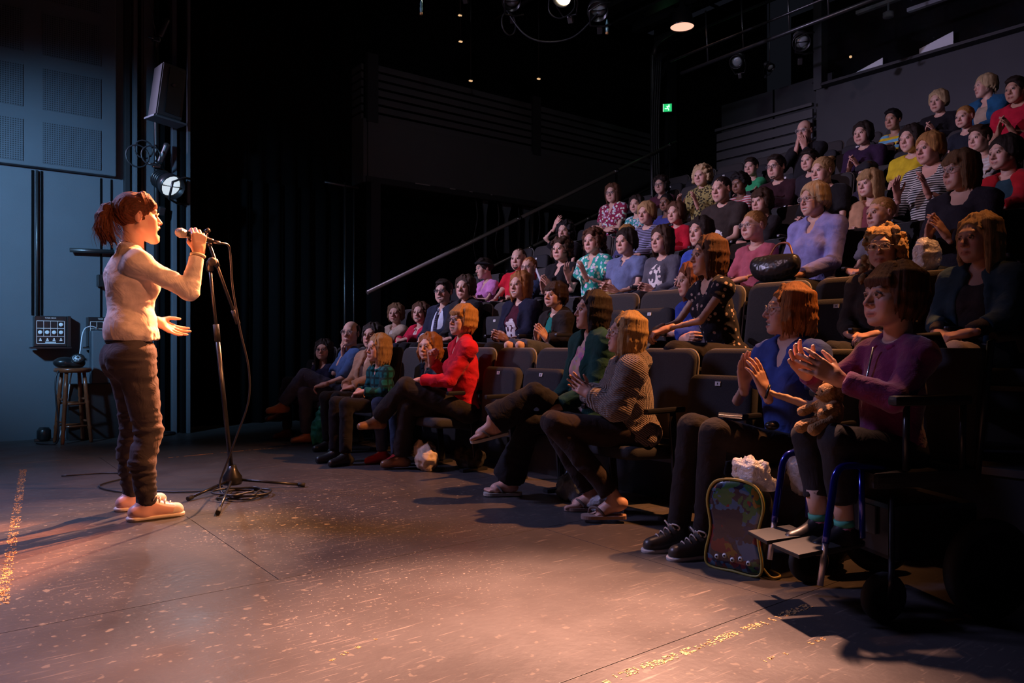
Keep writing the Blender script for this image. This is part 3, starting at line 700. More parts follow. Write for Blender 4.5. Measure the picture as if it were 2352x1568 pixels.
def torso_prims(hz, Zs, lean, sw, w, kind, S):
    """pelvis to shoulders; widths w, shoulder half width sw"""
    L = Zs-hz; x = lambda t: lean*t
    P = [ell((-.012, 0, hz+.015), (.115*w, .150*w, .092), .05), ell((x(.35)+.004, 0, hz+L*.38), (.102*w*(1.12 if kind == 'm' else 1), .122*w*(1.08 if kind == 'm' else 1), L*.36), .06),
         ell((x(.78)-.004, 0, hz+L*.70), (.104*w, .135*w*(1.1 if kind == 'm' else 1), L*.36), .06), cone((lean-.008, -sw*.93, Zs-.008), (lean-.008, sw*.93, Zs-.008), .050*S**.5, .050*S**.5, .05)]
    for s in (1, -1): P.append(cone((lean-.016, s*.02, Zs+.055*S), (lean-.010, s*sw*.8, Zs+.012), .046*S, .040*S, .04))
    if kind == 'w':
        for s in (1, -1): P.append(ell((x(.8)+.070*w, s*.060*w, hz+L*.68), (.052*w, .056*w, .058), .035))
    return P
def person(label, u, v, z0, T, kind='w', skin='fair', hair=('bob', 'brown', 1), top=((.2, .2, .2), 'long', 'crew', 'plain'), jacket=None, pants=(.02, .02, .025), pants_mat='plain',
           pose='lap', arms=None, lean=-.02, tilt=0, yaw=None, pitch=None, roll=0, d=1, glasses=None, mouth='smile', w=1.0, legs=None, leg_len=1.0, shoes=(.02, .02, .02), bare=None, twist=None,
           hand='', hs=None, shorts=False, look=None, print_=None, beard=None, hood=None, headband=None, hz=.43, smooth_amp=1, flare=0, collar=None, skirt=False, cap=None, group='people watching from the rake', hand_s=None, name='person'):
    if d == 2 and mouth == 'grin': mouth = 'smile'
    global N_PEOPLE; N_PEOPLE += 1; seed = N_PEOPLE; r = RES[d]; child = kind == 'c'
    hs = hs or {'w': .95, 'm': 1.0, 'c': .90}[kind]; sk = np.array(SKIN[skin]) if isinstance(skin, str) else np.array(skin)
    # where to look
    tgt = Vector(look or STAGE); dl = math.atan2(tgt.y-v, tgt.x-u)-PI; dl = (dl+PI) % (2*PI)-PI
    tw = dl*.28 if twist is None else twist; rz = PI+tw; yw = (dl-tw)*.88 if yaw is None else yaw
    if pitch is None: pitch = -math.atan2(tgt.z-(z0+T-.12), math.hypot(tgt.x-u, tgt.y-v))*.55
    Zc = T-.135*hs; Zs = Zc-.200*hs; S = max(.66, min(1.08, (Zs-hz)/.44)); sw = {'w': .150, 'm': .172, 'c': .118}[kind]*(w**.5); ww = w*{'w': .92, 'm': 1.0, 'c': .72}[kind]
    Rh = Matrix.Rotation(yw, 3, 'Z') @ Matrix.Rotation(pitch, 3, 'Y') @ Matrix.Rotation(roll, 3, 'X')
    piv = V3(lean-.012, 0, Zc-.15*hs); hc = piv+np.array(Rh @ Vector((.03, 0, .15)))*hs
    hc[2] += 0
    A = arms or arm_pose(pose, Zs, S, hc, lean, hz)
    la, lb = .250*S, .225*S; SH, EL, WR = {}, {}, {}
    for s in (-1, 1):
        SH[s] = Vector((lean-.008, s*sw, Zs-.012)); WR[s] = Vector(A[s][0]); EL[s] = ik(SH[s], WR[s], la, lb, A[s][4] if len(A[s]) > 4 else (-.5, s*.7, -1))
    if legs is None: legs = {s: ((.40*leg_len, s*(.085+.02*(seed % 3)*.5), hz+.03), (.37*leg_len+.04*((seed+s) % 2), s*.095, .075)) for s in (-1, 1)}
    HJ = {s: Vector((0, s*.075*ww, hz)) for s in (-1, 1)}
    aw = (w**.7)*{'w': .95, 'm': 1.12, 'c': .80}[kind]
    # ---- body
    parts = []
    HV, HF, HM = cached(('head', mouth, r['head']), lambda: head_mesh(mouth, r['head']))
    rv = random.Random(seed*7+1); HV2 = HV*np.array([1+rv.uniform(-.03, .03), 1+rv.uniform(-.045, .04), 1+rv.uniform(-.03, .03)]); nz = np.clip((HV2[:, 0]-.083)/.02, 0, 1); HV2[:, 0] += nz*rv.uniform(-.005, .003); HV2[:, 1] *= 1+nz*rv.uniform(-.1, .25)
    if child: m = HV2[:, 2] < -.03; HV2[:, 1] *= 1.03; HV2[:, 2] = np.where(m, -.03+(HV2[:, 2]+.03)*.9, HV2[:, 2])
    if w > 1.08: HV2[:, 1] *= 1+(w-1)*.35*np.clip((.05-HV2[:, 2])/.08, 0, 1)
    hc_col = HAIR[hair[1]] if hair and isinstance(hair[1], str) else (hair[1] if hair else (.05, .03, .02))
    brow = tuple(c*.6+.005 for c in hc_col)
    parts.append((xf(HV2, Rh, hc, hs), HF, head_colors(HM, sk, brow)))
    bp = torso_prims(hz, Zs, lean, sw, ww, kind, S)
    for s in (-1, 1):
        bp += [cone(SH[s], EL[s], .040*aw, .033*aw, .03), cone(EL[s], WR[s], .034*aw, .024*aw, .015), ell(SH[s], (.045*aw,)*3, .03)]
        if bare or shorts: bp += [cone(HJ[s], legs[s][0], .07*ww, .047*aw, .03), cone(legs[s][0], legs[s][1], .045*aw, .029*aw, .02)]
    bp.append(cone((lean-.03, 0, Zs), tuple(piv+V3(.0, 0, .05*hs)), .048*hs, .046*hs, .03))
    BV, BF = sdf_mesh(bp, r['body']*(1.45 if not (bare or shorts) else 1.2), -.009)
    parts.append((BV, BF, sk))
    hsc = hand_s or hs*(.92 if kind != 'm' else 1.0)
    for s in (-1, 1):
        V, F = place_hand(A[s][3], r['hand'], A[s][0], A[s][1], A[s][2], s, hsc); parts.append((V, F, sk*np.array([1, .88, .86])))
    if bare:
        for s, (toe, up) in bare.items():
            V, F = cached(('foot', s), lambda: sdf_mesh(foot_prims(), .005)); V = V*np.array([1, -s if False else (1 if s > 0 else -1), 1]); F = F if s > 0 else F[:, ::-1]
            V = xf(V, frame(toe, up), legs[s][1], 1.0); parts.append((V, F, sk*np.array([1, .9, .88])))
    V, F, C = join(parts)
    root = link(name, mesh_np(name, V, F, C), M['skin'], None, (u, v, z0), (0, 0, rz)); tag(root, label, 'person', group)
    for s in (1, -1):
        e = bpy.data.objects.new('eye', EYE); COL.objects.link(e); e.parent = root; e.location = hc+np.array(Rh @ Vector((.0765, s*.031, .0062)))*hs; e.rotation_euler = Rh.to_euler(); e.scale = (hs,)*3
    RH4 = Matrix.Translation(Vector(hc)) @ Rh.to_4x4() @ Matrix.Diagonal((hs, hs, hs, 1))
    # ---- clothes
    def garment(nm, spec, off, hem, cutfront=None, lower=False, knit=False):
        col, sleeve, neck, mt = spec; P = torso_prims(hz, Zs, lean, sw, ww, kind, S)
        sl = {'long': 1.9, 'three': 1.55, 'elbow': 1.0, 'short': .62, 'cap': .3, 'none': .0}[sleeve]
        for s in (-1, 1):
            a, e, wr = np.array(SH[s]), np.array(EL[s]), np.array(WR[s]); lo = .011 if knit else .005
            if sl > 0: P.append(ell(a, (.043*aw,)*3, .045))
            if sl > 1:
                q = e+(wr-e)*min(1, sl-1); P += [cone(a, e, .045*aw+lo, .040*aw+lo, .03), cone(e, q, .040*aw+lo, .030*aw+lo+.003, .015, flat=1)]
            elif sl > 0: P.append(cone(a, a+(e-a)*sl, .046*aw+lo, .043*aw+lo+.006, .03, flat=1))
        nb = V3(lean+.012, 0, Zs+.062*S)
        if neck == 'hoodie' or hood:
            P += [cone((lean-.05, -.06, Zs+.02), (lean-.075, 0, Zs+.035), .042, .048, .03), cone((lean-.05, .06, Zs+.02), (lean-.075, 0, Zs+.035), .042, .048, .03)]
        P.append(cut((0, 0, hz+hem), (0, 0, -1)))
        rr = {'crew': .056, 'collar': .052, 'v': .056, 'scoop': .070, 'wide': .085, 'hoodie': .060, 'high': .047}[neck]*(hs/.95)
        P.append(ell(nb+V3(0, 0, .01), (rr, rr*1.08, .062 if neck != 'high' else .03), .008, '-'))
        if neck == 'v': P += [ell(nb+V3(.07, 0, -.045), (.05, .034, .085), .006, '-')]
        if neck in ('scoop', 'wide'): P += [ell(nb+V3(.05, 0, -.035), (.07, .062, .062), .006, '-')]
        if neck == 'collar': P += [ell(nb+V3(.06, 0, -.03), (.05, .020, .06), .006, '-')]
        if cutfront: P.append(ell((lean+.19, 0, hz+(Zs-hz)*.55), (.21, cutfront, (Zs-hz)*.75), .01, '-'))
        V, F = sdf_mesh(P, r['body'], off); N = vnormals(V, F)
        amp = .0045 if not knit else .006; V = folds(V, F, amp*smooth_amp*(1 if d < 2 else .7), (15, 15, 24), seed); vec = None
        if knit: vec = np.stack([np.arctan2(V[:, 1], V[:, 0]-lean)*.14*24+np.where(np.abs(V[:, 1]) > sw*.85, V[:, 2]*26, 0), V[:, 2]*30, V[:, 0]*20], 1)
        o = link(nm, mesh_np(nm, V, F, None, vec), CL[mt], root); o.color = (*col[:3], 1); return o, V, F
    if top:
        o, TV, TF = garment({'short': 'shirt', 'long': 'jumper'}.get(top[1], 'shirt'), top, .004 if top[3] != 'knit' else .016, (-.055 if top[3] != 'knit' else -.10) if not jacket else -.02, knit=top[3] == 'knit')
        if print_:
            (py, pz, ry, rz_), pc = print_; c = TV[TF].mean(1); L_ = Zs-hz
            m = (np.abs(c[:, 1]-py) < ry*1.1) & (np.abs(c[:, 2]-hz-pz*L_) < rz_*1.1) & (c[:, 0] > lean+.03); TN = vnormals(TV, TF); A4 = (TV+TN*.0022)[TF[m]]; n_ = 4; sv, sf = [], []   # finer patch over the chest
            for i_ in range(n_):
                for j_ in range(n_):
                    for (du, dv_) in ((0, 0), (1, 0), (1, 1), (0, 1)):
                        a_, b_ = (i_+du)/n_, (j_+dv_)/n_; sv.append(A4[:, 0]*(1-a_)*(1-b_)+A4[:, 1]*a_*(1-b_)+A4[:, 2]*a_*b_+A4[:, 3]*(1-a_)*b_)
            PV = np.stack(sv, 1).reshape(-1, 3); PF = np.arange(len(PV)).reshape(-1, 4); c = PV[PF].mean(1)
            m = ((c[:, 1]-py)/ry)**2+((c[:, 2]-hz-pz*L_)/rz_)**2 < 1; m &= (c[:, 0] > lean+.03) & (vnoise(c, 46, seed) > -.25)
            if m.any():
                f = PF[m]; u_, inv = np.unique(f, return_inverse=True); q = link('print', mesh_np('print', PV[u_], inv.reshape(f.shape)), M['print'], root); q['kind'] = 'stuff'; q.color = (*pc, 1); q['label'] = 'pale print on the chest'
        if collar is not None or top[2] == 'collar':
            bm = bmesh.new(); pts = [(lean-.006+(.062*math.cos(a)), .060*math.sin(a), Zs+.052*S-.03*max(0, math.cos(a))) for a in [.45+k*(2*PI-.9)/12 for k in range(13)]]
            bm_tube(bm, pts, [.012]*13, 6); q = link('collar', done(bm, 'collar'), CL['plain'], root); q.color = (*[c*1.05 for c in (collar or top[0])[:3]], 1)
    if jacket: garment('cardigan' if jacket[3] in ('knit', 'plain') else 'jacket', jacket[:4], .015, jacket[5] if len(jacket) > 5 else -.05, jacket[4], knit=jacket[3] == 'knit')
    if pants is not None:
        P = [ell((-.014, 0, hz+.008), (.118*ww, .152*ww, .088), .04)]
        for s in (-1, 1):
            k_, a_ = np.array(legs[s][0]), np.array(legs[s][1]); q = a_ if not shorts else k_
            hj = np.array(HJ[s])
            if shorts: P.append(cone(hj, hj+(k_-hj)*.93, .074*ww+.004, .064*aw+.006, .03, flat=1))
            else:
                P += [cone(hj, k_, .074*ww+.004, .056*aw+.006, .03), cone(k_, a_+(k_-a_)*.06, .054*aw+.006, .040*aw+.008+flare, .012, flat=1)]
        if skirt: P.append(cone((.10, 0, hz+.02), (.36, 0, hz+.0), .13, .11, .06))
        V, F = sdf_mesh(P, r['body']*(1.0 if d == 0 or z0 < .5 else 1.35), .003); V = folds(V, F, .005, (13, 13, 13), seed+5)
        o = link('shorts' if shorts else 'trousers', mesh_np('trousers', V, F), CL[pants_mat], root); o.color = (*pants[:3], 1)
    if shoes is not None:
        for s in (-1, 1):
            toe = Vector(legs[s][1])-Vector(legs[s][0]); f = Vector((1, s*.15, 0)); add_shoe(root, 'plain', legs[s][1], f, (0, 0, 1), .95, shoes, h=.012 if d == 0 else .018)
    # ---- hair and head wear
    if hair:
        def hm():
            return hair_mesh(hair[0], hair[2], r['hair'])
        V, F, st = cached(('hair', hair[0], hair[2], r['hair']), hm)
        o = link('hair', mesh_np('hair', xf(V, Rh, hc, hs), F, None, st), M['hair'], root); o.color = (*hc_col, 1)
    if beard:
        bpz = [cone((.0, .046, -.048), (.058, .016, -.094), .023, .021, .025), cone((.0, -.046, -.048), (.058, -.016, -.094), .023, .021, .025), ell((.070, 0, -.098), (.021, .024, .019), .015), ell((.08, 0, -.068), (.016, .018, .014), .003, '-')] if beard == 'full' else [ell((.071, 0, -.098), (.021, .023, .019), .01), cone((.083, .024, -.06), (.076, .022, -.09), .006, .008, .006), cone((.083, -.024, -.06), (.076, -.022, -.09), .006, .008, .006)]
        V, F = sdf_mesh(bpz, r['hair']*.8); N = vnormals(V, F); V = V+N*(vnoise(V, 160, 3)*.003)[:, None]
        o = link('beard', mesh_np('beard', xf(V, Rh, hc, hs), F, None, V*150), M['hair'], root); o.color = (*hc_col, 1)
    if headband:
        bm = bmesh.new(); c, rr = CAP
        bm_tube(bm, [(-.01+.075*math.cos(a)*.0+(.104*math.cos(a)), .093*math.sin(a), .045+.030*math.cos(a)) for a in [2*PI*k/24 for k in range(24)]], .013, 6, closed=True)
        bm.transform(RH4); q = link('headband', done(bm, 'headband'), CL['plain'], root); q.color = (*headband, 1)
    if cap:
        V, F = sdf_mesh([ell((-.016, 0, .042), (.108, .093, .100), .01), cone((.06, -.045, .055), (.06, .045, .055), .045, .045, .02), cut((0, 0, .05), (-.15, 0, -1))], r['hair'])
        q = link('cap', mesh_np('cap', xf(V, Rh, hc, hs), F), CL['plain'], root); q.color = (*cap, 1)
    if glasses:
        me = cached(('glasses', glasses[1]), lambda: glasses_mesh(glasses[1])).copy(); me.transform(RH4)
        q = link('glasses', me, M['leather'], root); q.color = (*glasses[0], 1)
        me = cached('lens', lens_mesh).copy(); me.transform(RH4); link('lens', me, M['lens_glass'], q)
    root['joint'] = 0; del root['joint']
    return root, dict(hc=hc, Rh=Rh, RH4=RH4, SH=SH, EL=EL, WR=WR, Zs=Zs, S=S, hz=hz, lean=lean)

# ================================================================ the room
def struct(o, label=None): o['kind'] = 'structure'; return tag(o, label)
struct(box('floor', M['void'], (3.5, 3.6, -.06), (13.4, 11.4, .10)))
FLOOR = bpy.data.objects['floor']
_pm = {}
def floor_panel(x0, x1, y0, y1):
    w, l = round(x1-x0-.0032, 3), round(y1-y0-.0032, 3)
    if (w, l) not in _pm:
        bm = bmesh.new(); bm_box(bm, (0, 0, -.005), (w, l, .010), None, .0008); _pm[(w, l)] = done(bm, 'floor_panel')
    return link('floor_panel', _pm[(w, l)], M['floor'], FLOOR, ((x0+x1)/2, (y0+y1)/2, 0))
ys = [1.535+1.355*k for k in range(-2, 6)]; ys[-1] = 8.95
for j, (y0, y1) in enumerate(zip(ys, ys[1:])):
    o = -3.0+(j % 2)*1.36
    xs = [-3.0]+[o+2.71*k for k in range(6) if -3.0 < o+2.71*k < 3.5]+[3.5]
    for x0, x1 in zip(xs, xs[1:]): floor_panel(x0, x1, y0, y1)
RISE, HIP = .42, lambda r: 3.1+.9*(r-1)
for r in range(2, 9):
    x0 = HIP(r)-.56
    t = struct(box('tier_floor', M['black'], ((x0+.45)+0.0, 4.3, RISE*(r-1)-.02), (.90, 7.0, .04)))
    box('riser_board', M['black'], (x0+.012, 4.3, RISE*(r-1.5)-.02), (.02, 7.0, RISE-.04), t)
    box('nosing', M['steel'], (x0-.003, 4.3, RISE*(r-1)-.018), (.012, 7.0, .03), t)
struct(box('tier_side', M['black'], (6.6, 7.82, .9), (6.2, .03, 1.7), rot=(0, -.0, 0)))
for o in [bpy.data.objects['tier_side']]:     # sloping top edge under the stair rail
    for v in o.data.vertices:
        if v.co.z > 1: v.co.z = .35+(v.co.x-3.5)*.466
        else: v.co.z = 0
struct(box('wall_left', M['wall'], (-.65, 8.68, 3.2), (4.9, .12, 6.5)))
struct(box('wall_side', M['void'], (6.6, 9.12, 3.2), (9.8, .12, 6.5)))
struct(box('wall_stage', M['void'], (-3.1, 3.6, 3.2), (.12, 10.2, 6.5)))
struct(box('ceiling', M['void'], (3.4, 3.7, 6.55), (13.4, 11.2, .1)))
# back wall with the control booth opening (booth sill z 4.45, jamb y 5.55)
bw = struct(box('wall_back', M['grey_wall'], (9.75, 2.2, 2.35), (.14, 6.9, 4.2)))
box('wall_pier', M['grey_wall'], (9.74, 5.62, 5.4), (.16, .12, 1.9), bw)
box('wall_header', M['void'], (9.75, 2.2, 6.2), (.14, 6.8, .75), bw)
box('wall_recess', M['grey_wall'], (10.1, 6.55, 4.3), (.1, 1.9, .95), bw)
box('sill_board', M['black'], (9.68, 2.2, 4.46), (.30, 6.6, .035), bw)
box('recess_joint', M['void'], (10.045, 6.55, 4.3), (.02, .02, .95), bw)
struct(box('wall_corner', M['void'], (10.2, 8.0, 3.2), (.1, 2.4, 6.5)))
for i in range(6):                                   # slatted screen beside the booth
    box('slat', M['slat'], (9.62, 6.46, 3.40+.145*i), (.035, 1.6, .118), bw)
box('rail_cap', M['slat'], (9.6, 6.46, 4.24), (.06, 1.62, .04), bw)
bt = struct(box('wall_booth', M['void'], (11.6, 3.0, 5.3), (.1, 8.4, 2.4)))
gl = struct(box('window_1', M['window_glass'], (9.70, 3.85, 5.15), (.012, 3.4, 1.34)))
# --- stage side wall: acoustic panel, trims, conduits
ap = struct(box('wall_panel', M['panel'], (.76, 8.575, 4.45), (1.42, .10, 3.62), bev=.012))
for i, z in enumerate((2.88, 3.40, 3.93, 4.46, 4.99)):
    for x in (.42, 1.08): box('perforated_board', M['perf'], (0, 0, 0), (.50, .012, .40), ap, loc=(x, 8.522, z))
struct(box('trim_1', M['panel'], (-.35, 8.58, 4.45), (.72, .09, 3.62), bev=.01))
for x, w, z0, z1 in ((.755, .02, 1.21, 2.62), (.83, .018, 1.21, 2.62), (1.345, .016, 0.9, 2.62), (1.44, .016, .9, 2.62)):
    o = struct(box('wall_joint', M['void'], (x, 8.617, (z0+z1)/2), (w, .012, z1-z0)))
    o.name = 'trim_joint'
for x, w, d_, m in ((1.575, .05, .10, 'black'), (1.64, .035, .16, 'wall'), (1.70, .02, .08, 'void'), (1.79, .10, .05, 'wall'), (1.925, .03, .22, 'void'), (1.985, .045, .30, 'wall'), (2.055, .028, .36, 'void'), (2.10, .03, .40, 'wall')):
    struct(box('trim_upright', M[m], (x, 8.64-d_/2, 3.2), (w, d_, 6.4), bev=.004))
tag(tube('conduit', M['steel'], [(.79, 8.60, 1.2), (.79, 8.60, 2.62)], .012, n=8), 'thin upright conduit on the blue lit wall above the socket panel', 'pipe')
tag(mk('wall_batten', M['steel'], lambda bm: bm_tube(bm, [(1.06, 8.55, 1.86), (1.45, 8.55, 1.872)], .022, 10)), 'short grey pipe sticking out behind the singer at shoulder height', 'pipe')
tag(box('junction_box', M['black_metal'], (1.335, 8.56, 1.57), (.07, .09, .12), bev=.008), 'small black junction box on the wall behind the singer', 'box')
# black masking drapes, pleated
def drape(name, label, x0, x1, y, z0, z1, amp=.05, n=60, group=None):
    bm = bmesh.new(); rows = []
    for z in (z0, z0+(z1-z0)*.5, z1):
        rows.append([[bm.verts.new((x0+(x1-x0)*i/n, y+amp*math.sin(i*1.15+.4*math.sin(i*.7+z))+t, z)) for i in range(n+1)] for t in (0, .012)])
    for a, b in zip(rows, rows[1:]):
        for i in range(n):
            for t in (0, 1): bm.faces.new((a[t][i], a[t][i+1], b[t][i+1], b[t][i])).smooth = True
    for i in range(n):
        bm.faces.new((rows[0][0][i], rows[0][1][i], rows[0][1][i+1], rows[0][0][i+1])); bm.faces.new((rows[-1][0][i], rows[-1][0][i+1], rows[-1][1][i+1], rows[-1][1][i]))
    return tag(link(name, done(bm, name), M['void']), label, 'curtain', group)
drape('stage_curtain', 'tall black masking curtain filling the dark gap beside the stage', 2.13, 4.28, 8.86, .004, 2.86, .05)
drape('stage_curtain', 'upper black curtain hanging above the tall masking curtain', 2.13, 4.28, 8.90, 2.84, 6.4, .03)
# --- balcony along the side wall
bal = struct(empty('wall_balcony', (0, 0, 0)))
Y = 8.55
box('balcony_front', M['balcony'], (7.05, Y, 3.36), (5.5, .05, .80), bal)
box('balcony_end', M['balcony'], (4.27, Y+.28, 3.36), (.05, .56, .80), bal)
box('balcony_floor', M['black'], (7.05, Y+.28, 2.99), (5.5, .5, .05), bal)
box('fascia', M['black'], (7.05, Y-.02, 3.0), (5.55, .03, .07), bal)
for x in (4.36, 7.03, 9.62): box('post', M['black'], (x, Y-.005, 4.15), (.15 if x < 9 else .08, .06, .86), bal)
for i in range(7):
    for x0, x1 in ((4.45, 6.95), (7.12, 9.58)): box('slat', M['slat'], ((x0+x1)/2, Y+.01, 3.80+.104*i), (x1-x0, .03, .074), bal)
    box('slat', M['slat'], (4.262, Y+.30, 3.80+.104*i), (.03, .48, .074), bal)
for x, w in ((5.05, .16), (5.16, .07), (5.55, .09), (5.85, .05), (6.2, .03)): o = box('scuff', M['rail'], (x, Y-.037, 3.03), (w, .004, .014), bal)
pt = struct(box('trim_post', M['black'], (4.36, 8.5, 1.48), (.13, .13, 2.95)))
tube('tower_pipe', M['steel'], [(4.02, 8.6, .01), (4.02, 8.6, 2.93)], .018); tag(bpy.data.objects['tower_pipe'], 'thin upright pipe beside the balcony post, holding a short arm', 'pipe')
tube('pipe_arm', M['steel'], [(3.75, 8.6, 2.9), (4.2, 8.6, 2.88)], .018, bpy.data.objects['tower_pipe'])
tag(tube('tower_pipe', M['steel'], [(4.15, 8.62, .01), (4.15, 8.62, 2.9)], .012), 'second thin upright pipe between the drape and the balcony post', 'pipe')
# hanging cables and tied-up cloth strips below the balcony
rnd = random.Random(4)
ORD = ('first', 'second', 'third', 'fourth', 'fifth', 'sixth', 'seventh', 'eighth', 'ninth')
for i in range(9):
    x = 6.0+.19*i; z1 = 2.965; L = rnd.uniform(.7, 1.5); w = rnd.choice((.02, .05, .09))
    if w < .03: o = tube('hanging_cable', M['cable'], smooth_path([(x, 8.62, z1), (x+.03, 8.62, z1-.3*L), (x-.03, 8.63, z1-.7*L), (x+.02, 8.62, z1-L)], 4), .009); tag(o, 'black cable hanging under the balcony floor, '+ORD[i]+' hanging piece from the post', 'cable', 'cables under the balcony')
    else:
        def f(bm):
            pts = [(x-w, 0), (x+w, 0), (x+w*.25, -.22), (x+w*.5, -L), (x-w*.5, -L), (x-w*.3, -.22)]
            a = [bm.verts.new((p, 8.64, z1+q)) for p, q in pts]; b = [bm.verts.new((p, 8.665, z1+q)) for p, q in pts]
            bm.faces.new(a); bm.faces.new(b[::-1])
            for k in range(6): bm.faces.new((a[k], b[k], b[(k+1) % 6], a[(k+1) % 6]))
        tag(mk('hanging_strap', M['wall'], f), 'grey tied drape strip under the balcony floor, '+ORD[i]+' hanging piece from the post', 'strap', 'drape strips under the balcony')
tag(tube('balcony_prop', M['steel'], [(7.0, 8.6, 1.4), (7.0, 8.6, 2.95)], .03), 'steel prop under the middle of the balcony', 'pipe')
# --- stair rails
def rail(label, p0, p1, y, r, feet):
    e = empty('hand_rail', (p0[0], y, 0), 0, label, 'railing'); a = Vector((0, 0, p0[1])); b = Vector((p1[0]-p0[0], 0, p1[1]))
    tube('rail_tube', M['rail'], [a, b], r, e, 12)
    for t in feet:
        p = a.lerp(b, t); lathe('bracket', M['chrome'], [(.03, -.04), (.03, .04)], e, 10, Matrix.Translation(p) @ (b-a).to_track_quat('Z', 'Y').to_matrix().to_4x4())
        zb = max(.02, .35+(p0[0]+p.x-3.5)*.466-.15) if y < 8 else .012
        tube('baluster', M['black_metal'], [p, (p.x, .0, zb)], .017, e, 8)
rail('long sloping grey handrail up the audience stairs in front of the balcony', (3.93, 1.52), (9.32, 4.14), 7.82, .026, (.41, .75, .97))
rail('darker second handrail on the stairs behind the long grey one', (5.6, 1.78), (9.4, 3.55), 8.32, .02, (.03, .3, .6))
# --- exit sign
ex = empty('exit_sign', (9.55, 8.20, 4.82), PI+.75, 'small green lit running man exit sign on the dark corner column', 'sign')
box('housing', M['black_metal'], (-.02, 0, 0), (.05, .17, .155), ex, bev=.006)
M['exit_g'] = mat('exit_green', (.02, .5, .15), .5, emit=(.02, .55, .16), estr=1.1); M['exit_w'] = mat('exit_white', (.8, 1, .9), .5, emit=(.7, 1, .8), estr=1.3)
box('panel', M['exit_g'], (.008, 0, 0), (.008, .14, .125), ex); 
def man(bm):
    bm_lathe(bm, [(.0001, -.002), (.016, -.002), (.016, .002), (.0001, .002)], 10, Matrix.Translation((.014, .035, .055)) @ Matrix.Rotation(PI/2, 4, 'Y'))
    for a, b in (((.02, .03), (-.0, -.01)), ((.02, .025), (.055, .01)), ((.02, .02), (-.02, .03)), ((0, -.01), (.03, -.035)), ((.03, -.035), (.025, -.065)), ((0, -.01), (-.03, -.025)), ((-.03, -.025), (-.06, -.02))):
        bm_tube(bm, [(.014, a[0], a[1]), (.014, b[0], b[1])], .010, 6)
mk('pictogram', M['exit_w'], man, ex).scale = (1, .72, .72)
box('border', M['exit_w'], (.012, -.067, 0), (.006, .007, .125), ex)
struct(box('trim_column', M['black'], (9.75, 8.42, 3.2), (.22, .3, 6.5)))

# ================================================================ grid, lamps, cables overhead
def pipe(label, a, b, r=.024, m='steel'): return tag(tube('lighting_pipe', M[m], [a, b], r, n=10), label, 'pipe')
pipe('long lighting bar over the back rows carrying three small lamps', (8.15, 6.75, 4.66), (8.15, 3.3, 4.72))
pipe('thin bar running just above the back lighting bar', (8.1, 6.9, 4.86), (8.1, 3.3, 4.92), .016)
pipe('lighting bar over the front rows with looped cables', (5.6, 7.6, 5.02), (5.6, 3.6, 5.02))
pipe('high pipe crossing the dark grid above the middle rows', (6.9, 8.2, 5.7), (6.9, 3.0, 5.75))
pipe('high pipe along the grid over the stair side', (5.0, 6.9, 5.9), (9.6, 6.9, 5.9))
pipe('pipe crossing the grid just before the control booth', (9.0, 7.6, 5.6), (9.0, 2.0, 5.6))
pipe('upper conduit beside the control booth header', (8.9, 7.6, 5.95), (8.9, 2.5, 5.95), .03)
for x in (7.4, 7.8): tag(box('cable_tray', M['black_metal'], (x, 5.4, 5.55), (.22, 4.6, .06), bev=.004), 'dark cable tray high in the grid, %s of two' % ('nearer the stage' if x < 7.6 else 'nearer the booth'), 'tray')
for y in (6.3, 5.75, 5.1, 4.6): tag(tube('hanger_rod', M['steel'], [(8.15, y, 4.68), (8.1, y, 5.35)], .011), 'thin steel rod hanging the back lighting bar, '+ORD[int((6.3-y)/.5)]+' from the stair side', 'rod', 'hanger rods of the back bar')
tag(mk('service_pipe', M['steel'], lambda bm: bm_tube(bm, smooth_path([(8.85, 7.9, 3.0), (8.85, 7.9, 5.2), (8.85, 7.86, 5.45), (8.8, 7.7, 5.58), (8.7, 7.0, 5.62)], 6), .035, 8)), 'bent service pipe climbing the column above the exit sign', 'pipe')
for k in range(4): tag(tube('column_cable', M['cable'], smooth_path([(8.78+.05*k, 7.82, 3.3), (8.77+.05*k, 7.84, 4.3), (8.79+.05*k, 7.8, 5.3+.05*k)], 5), .014), 'black cable strapped up the exit sign column, '+ORD[k]+' from the stage side', 'cable', 'cables on the exit column')
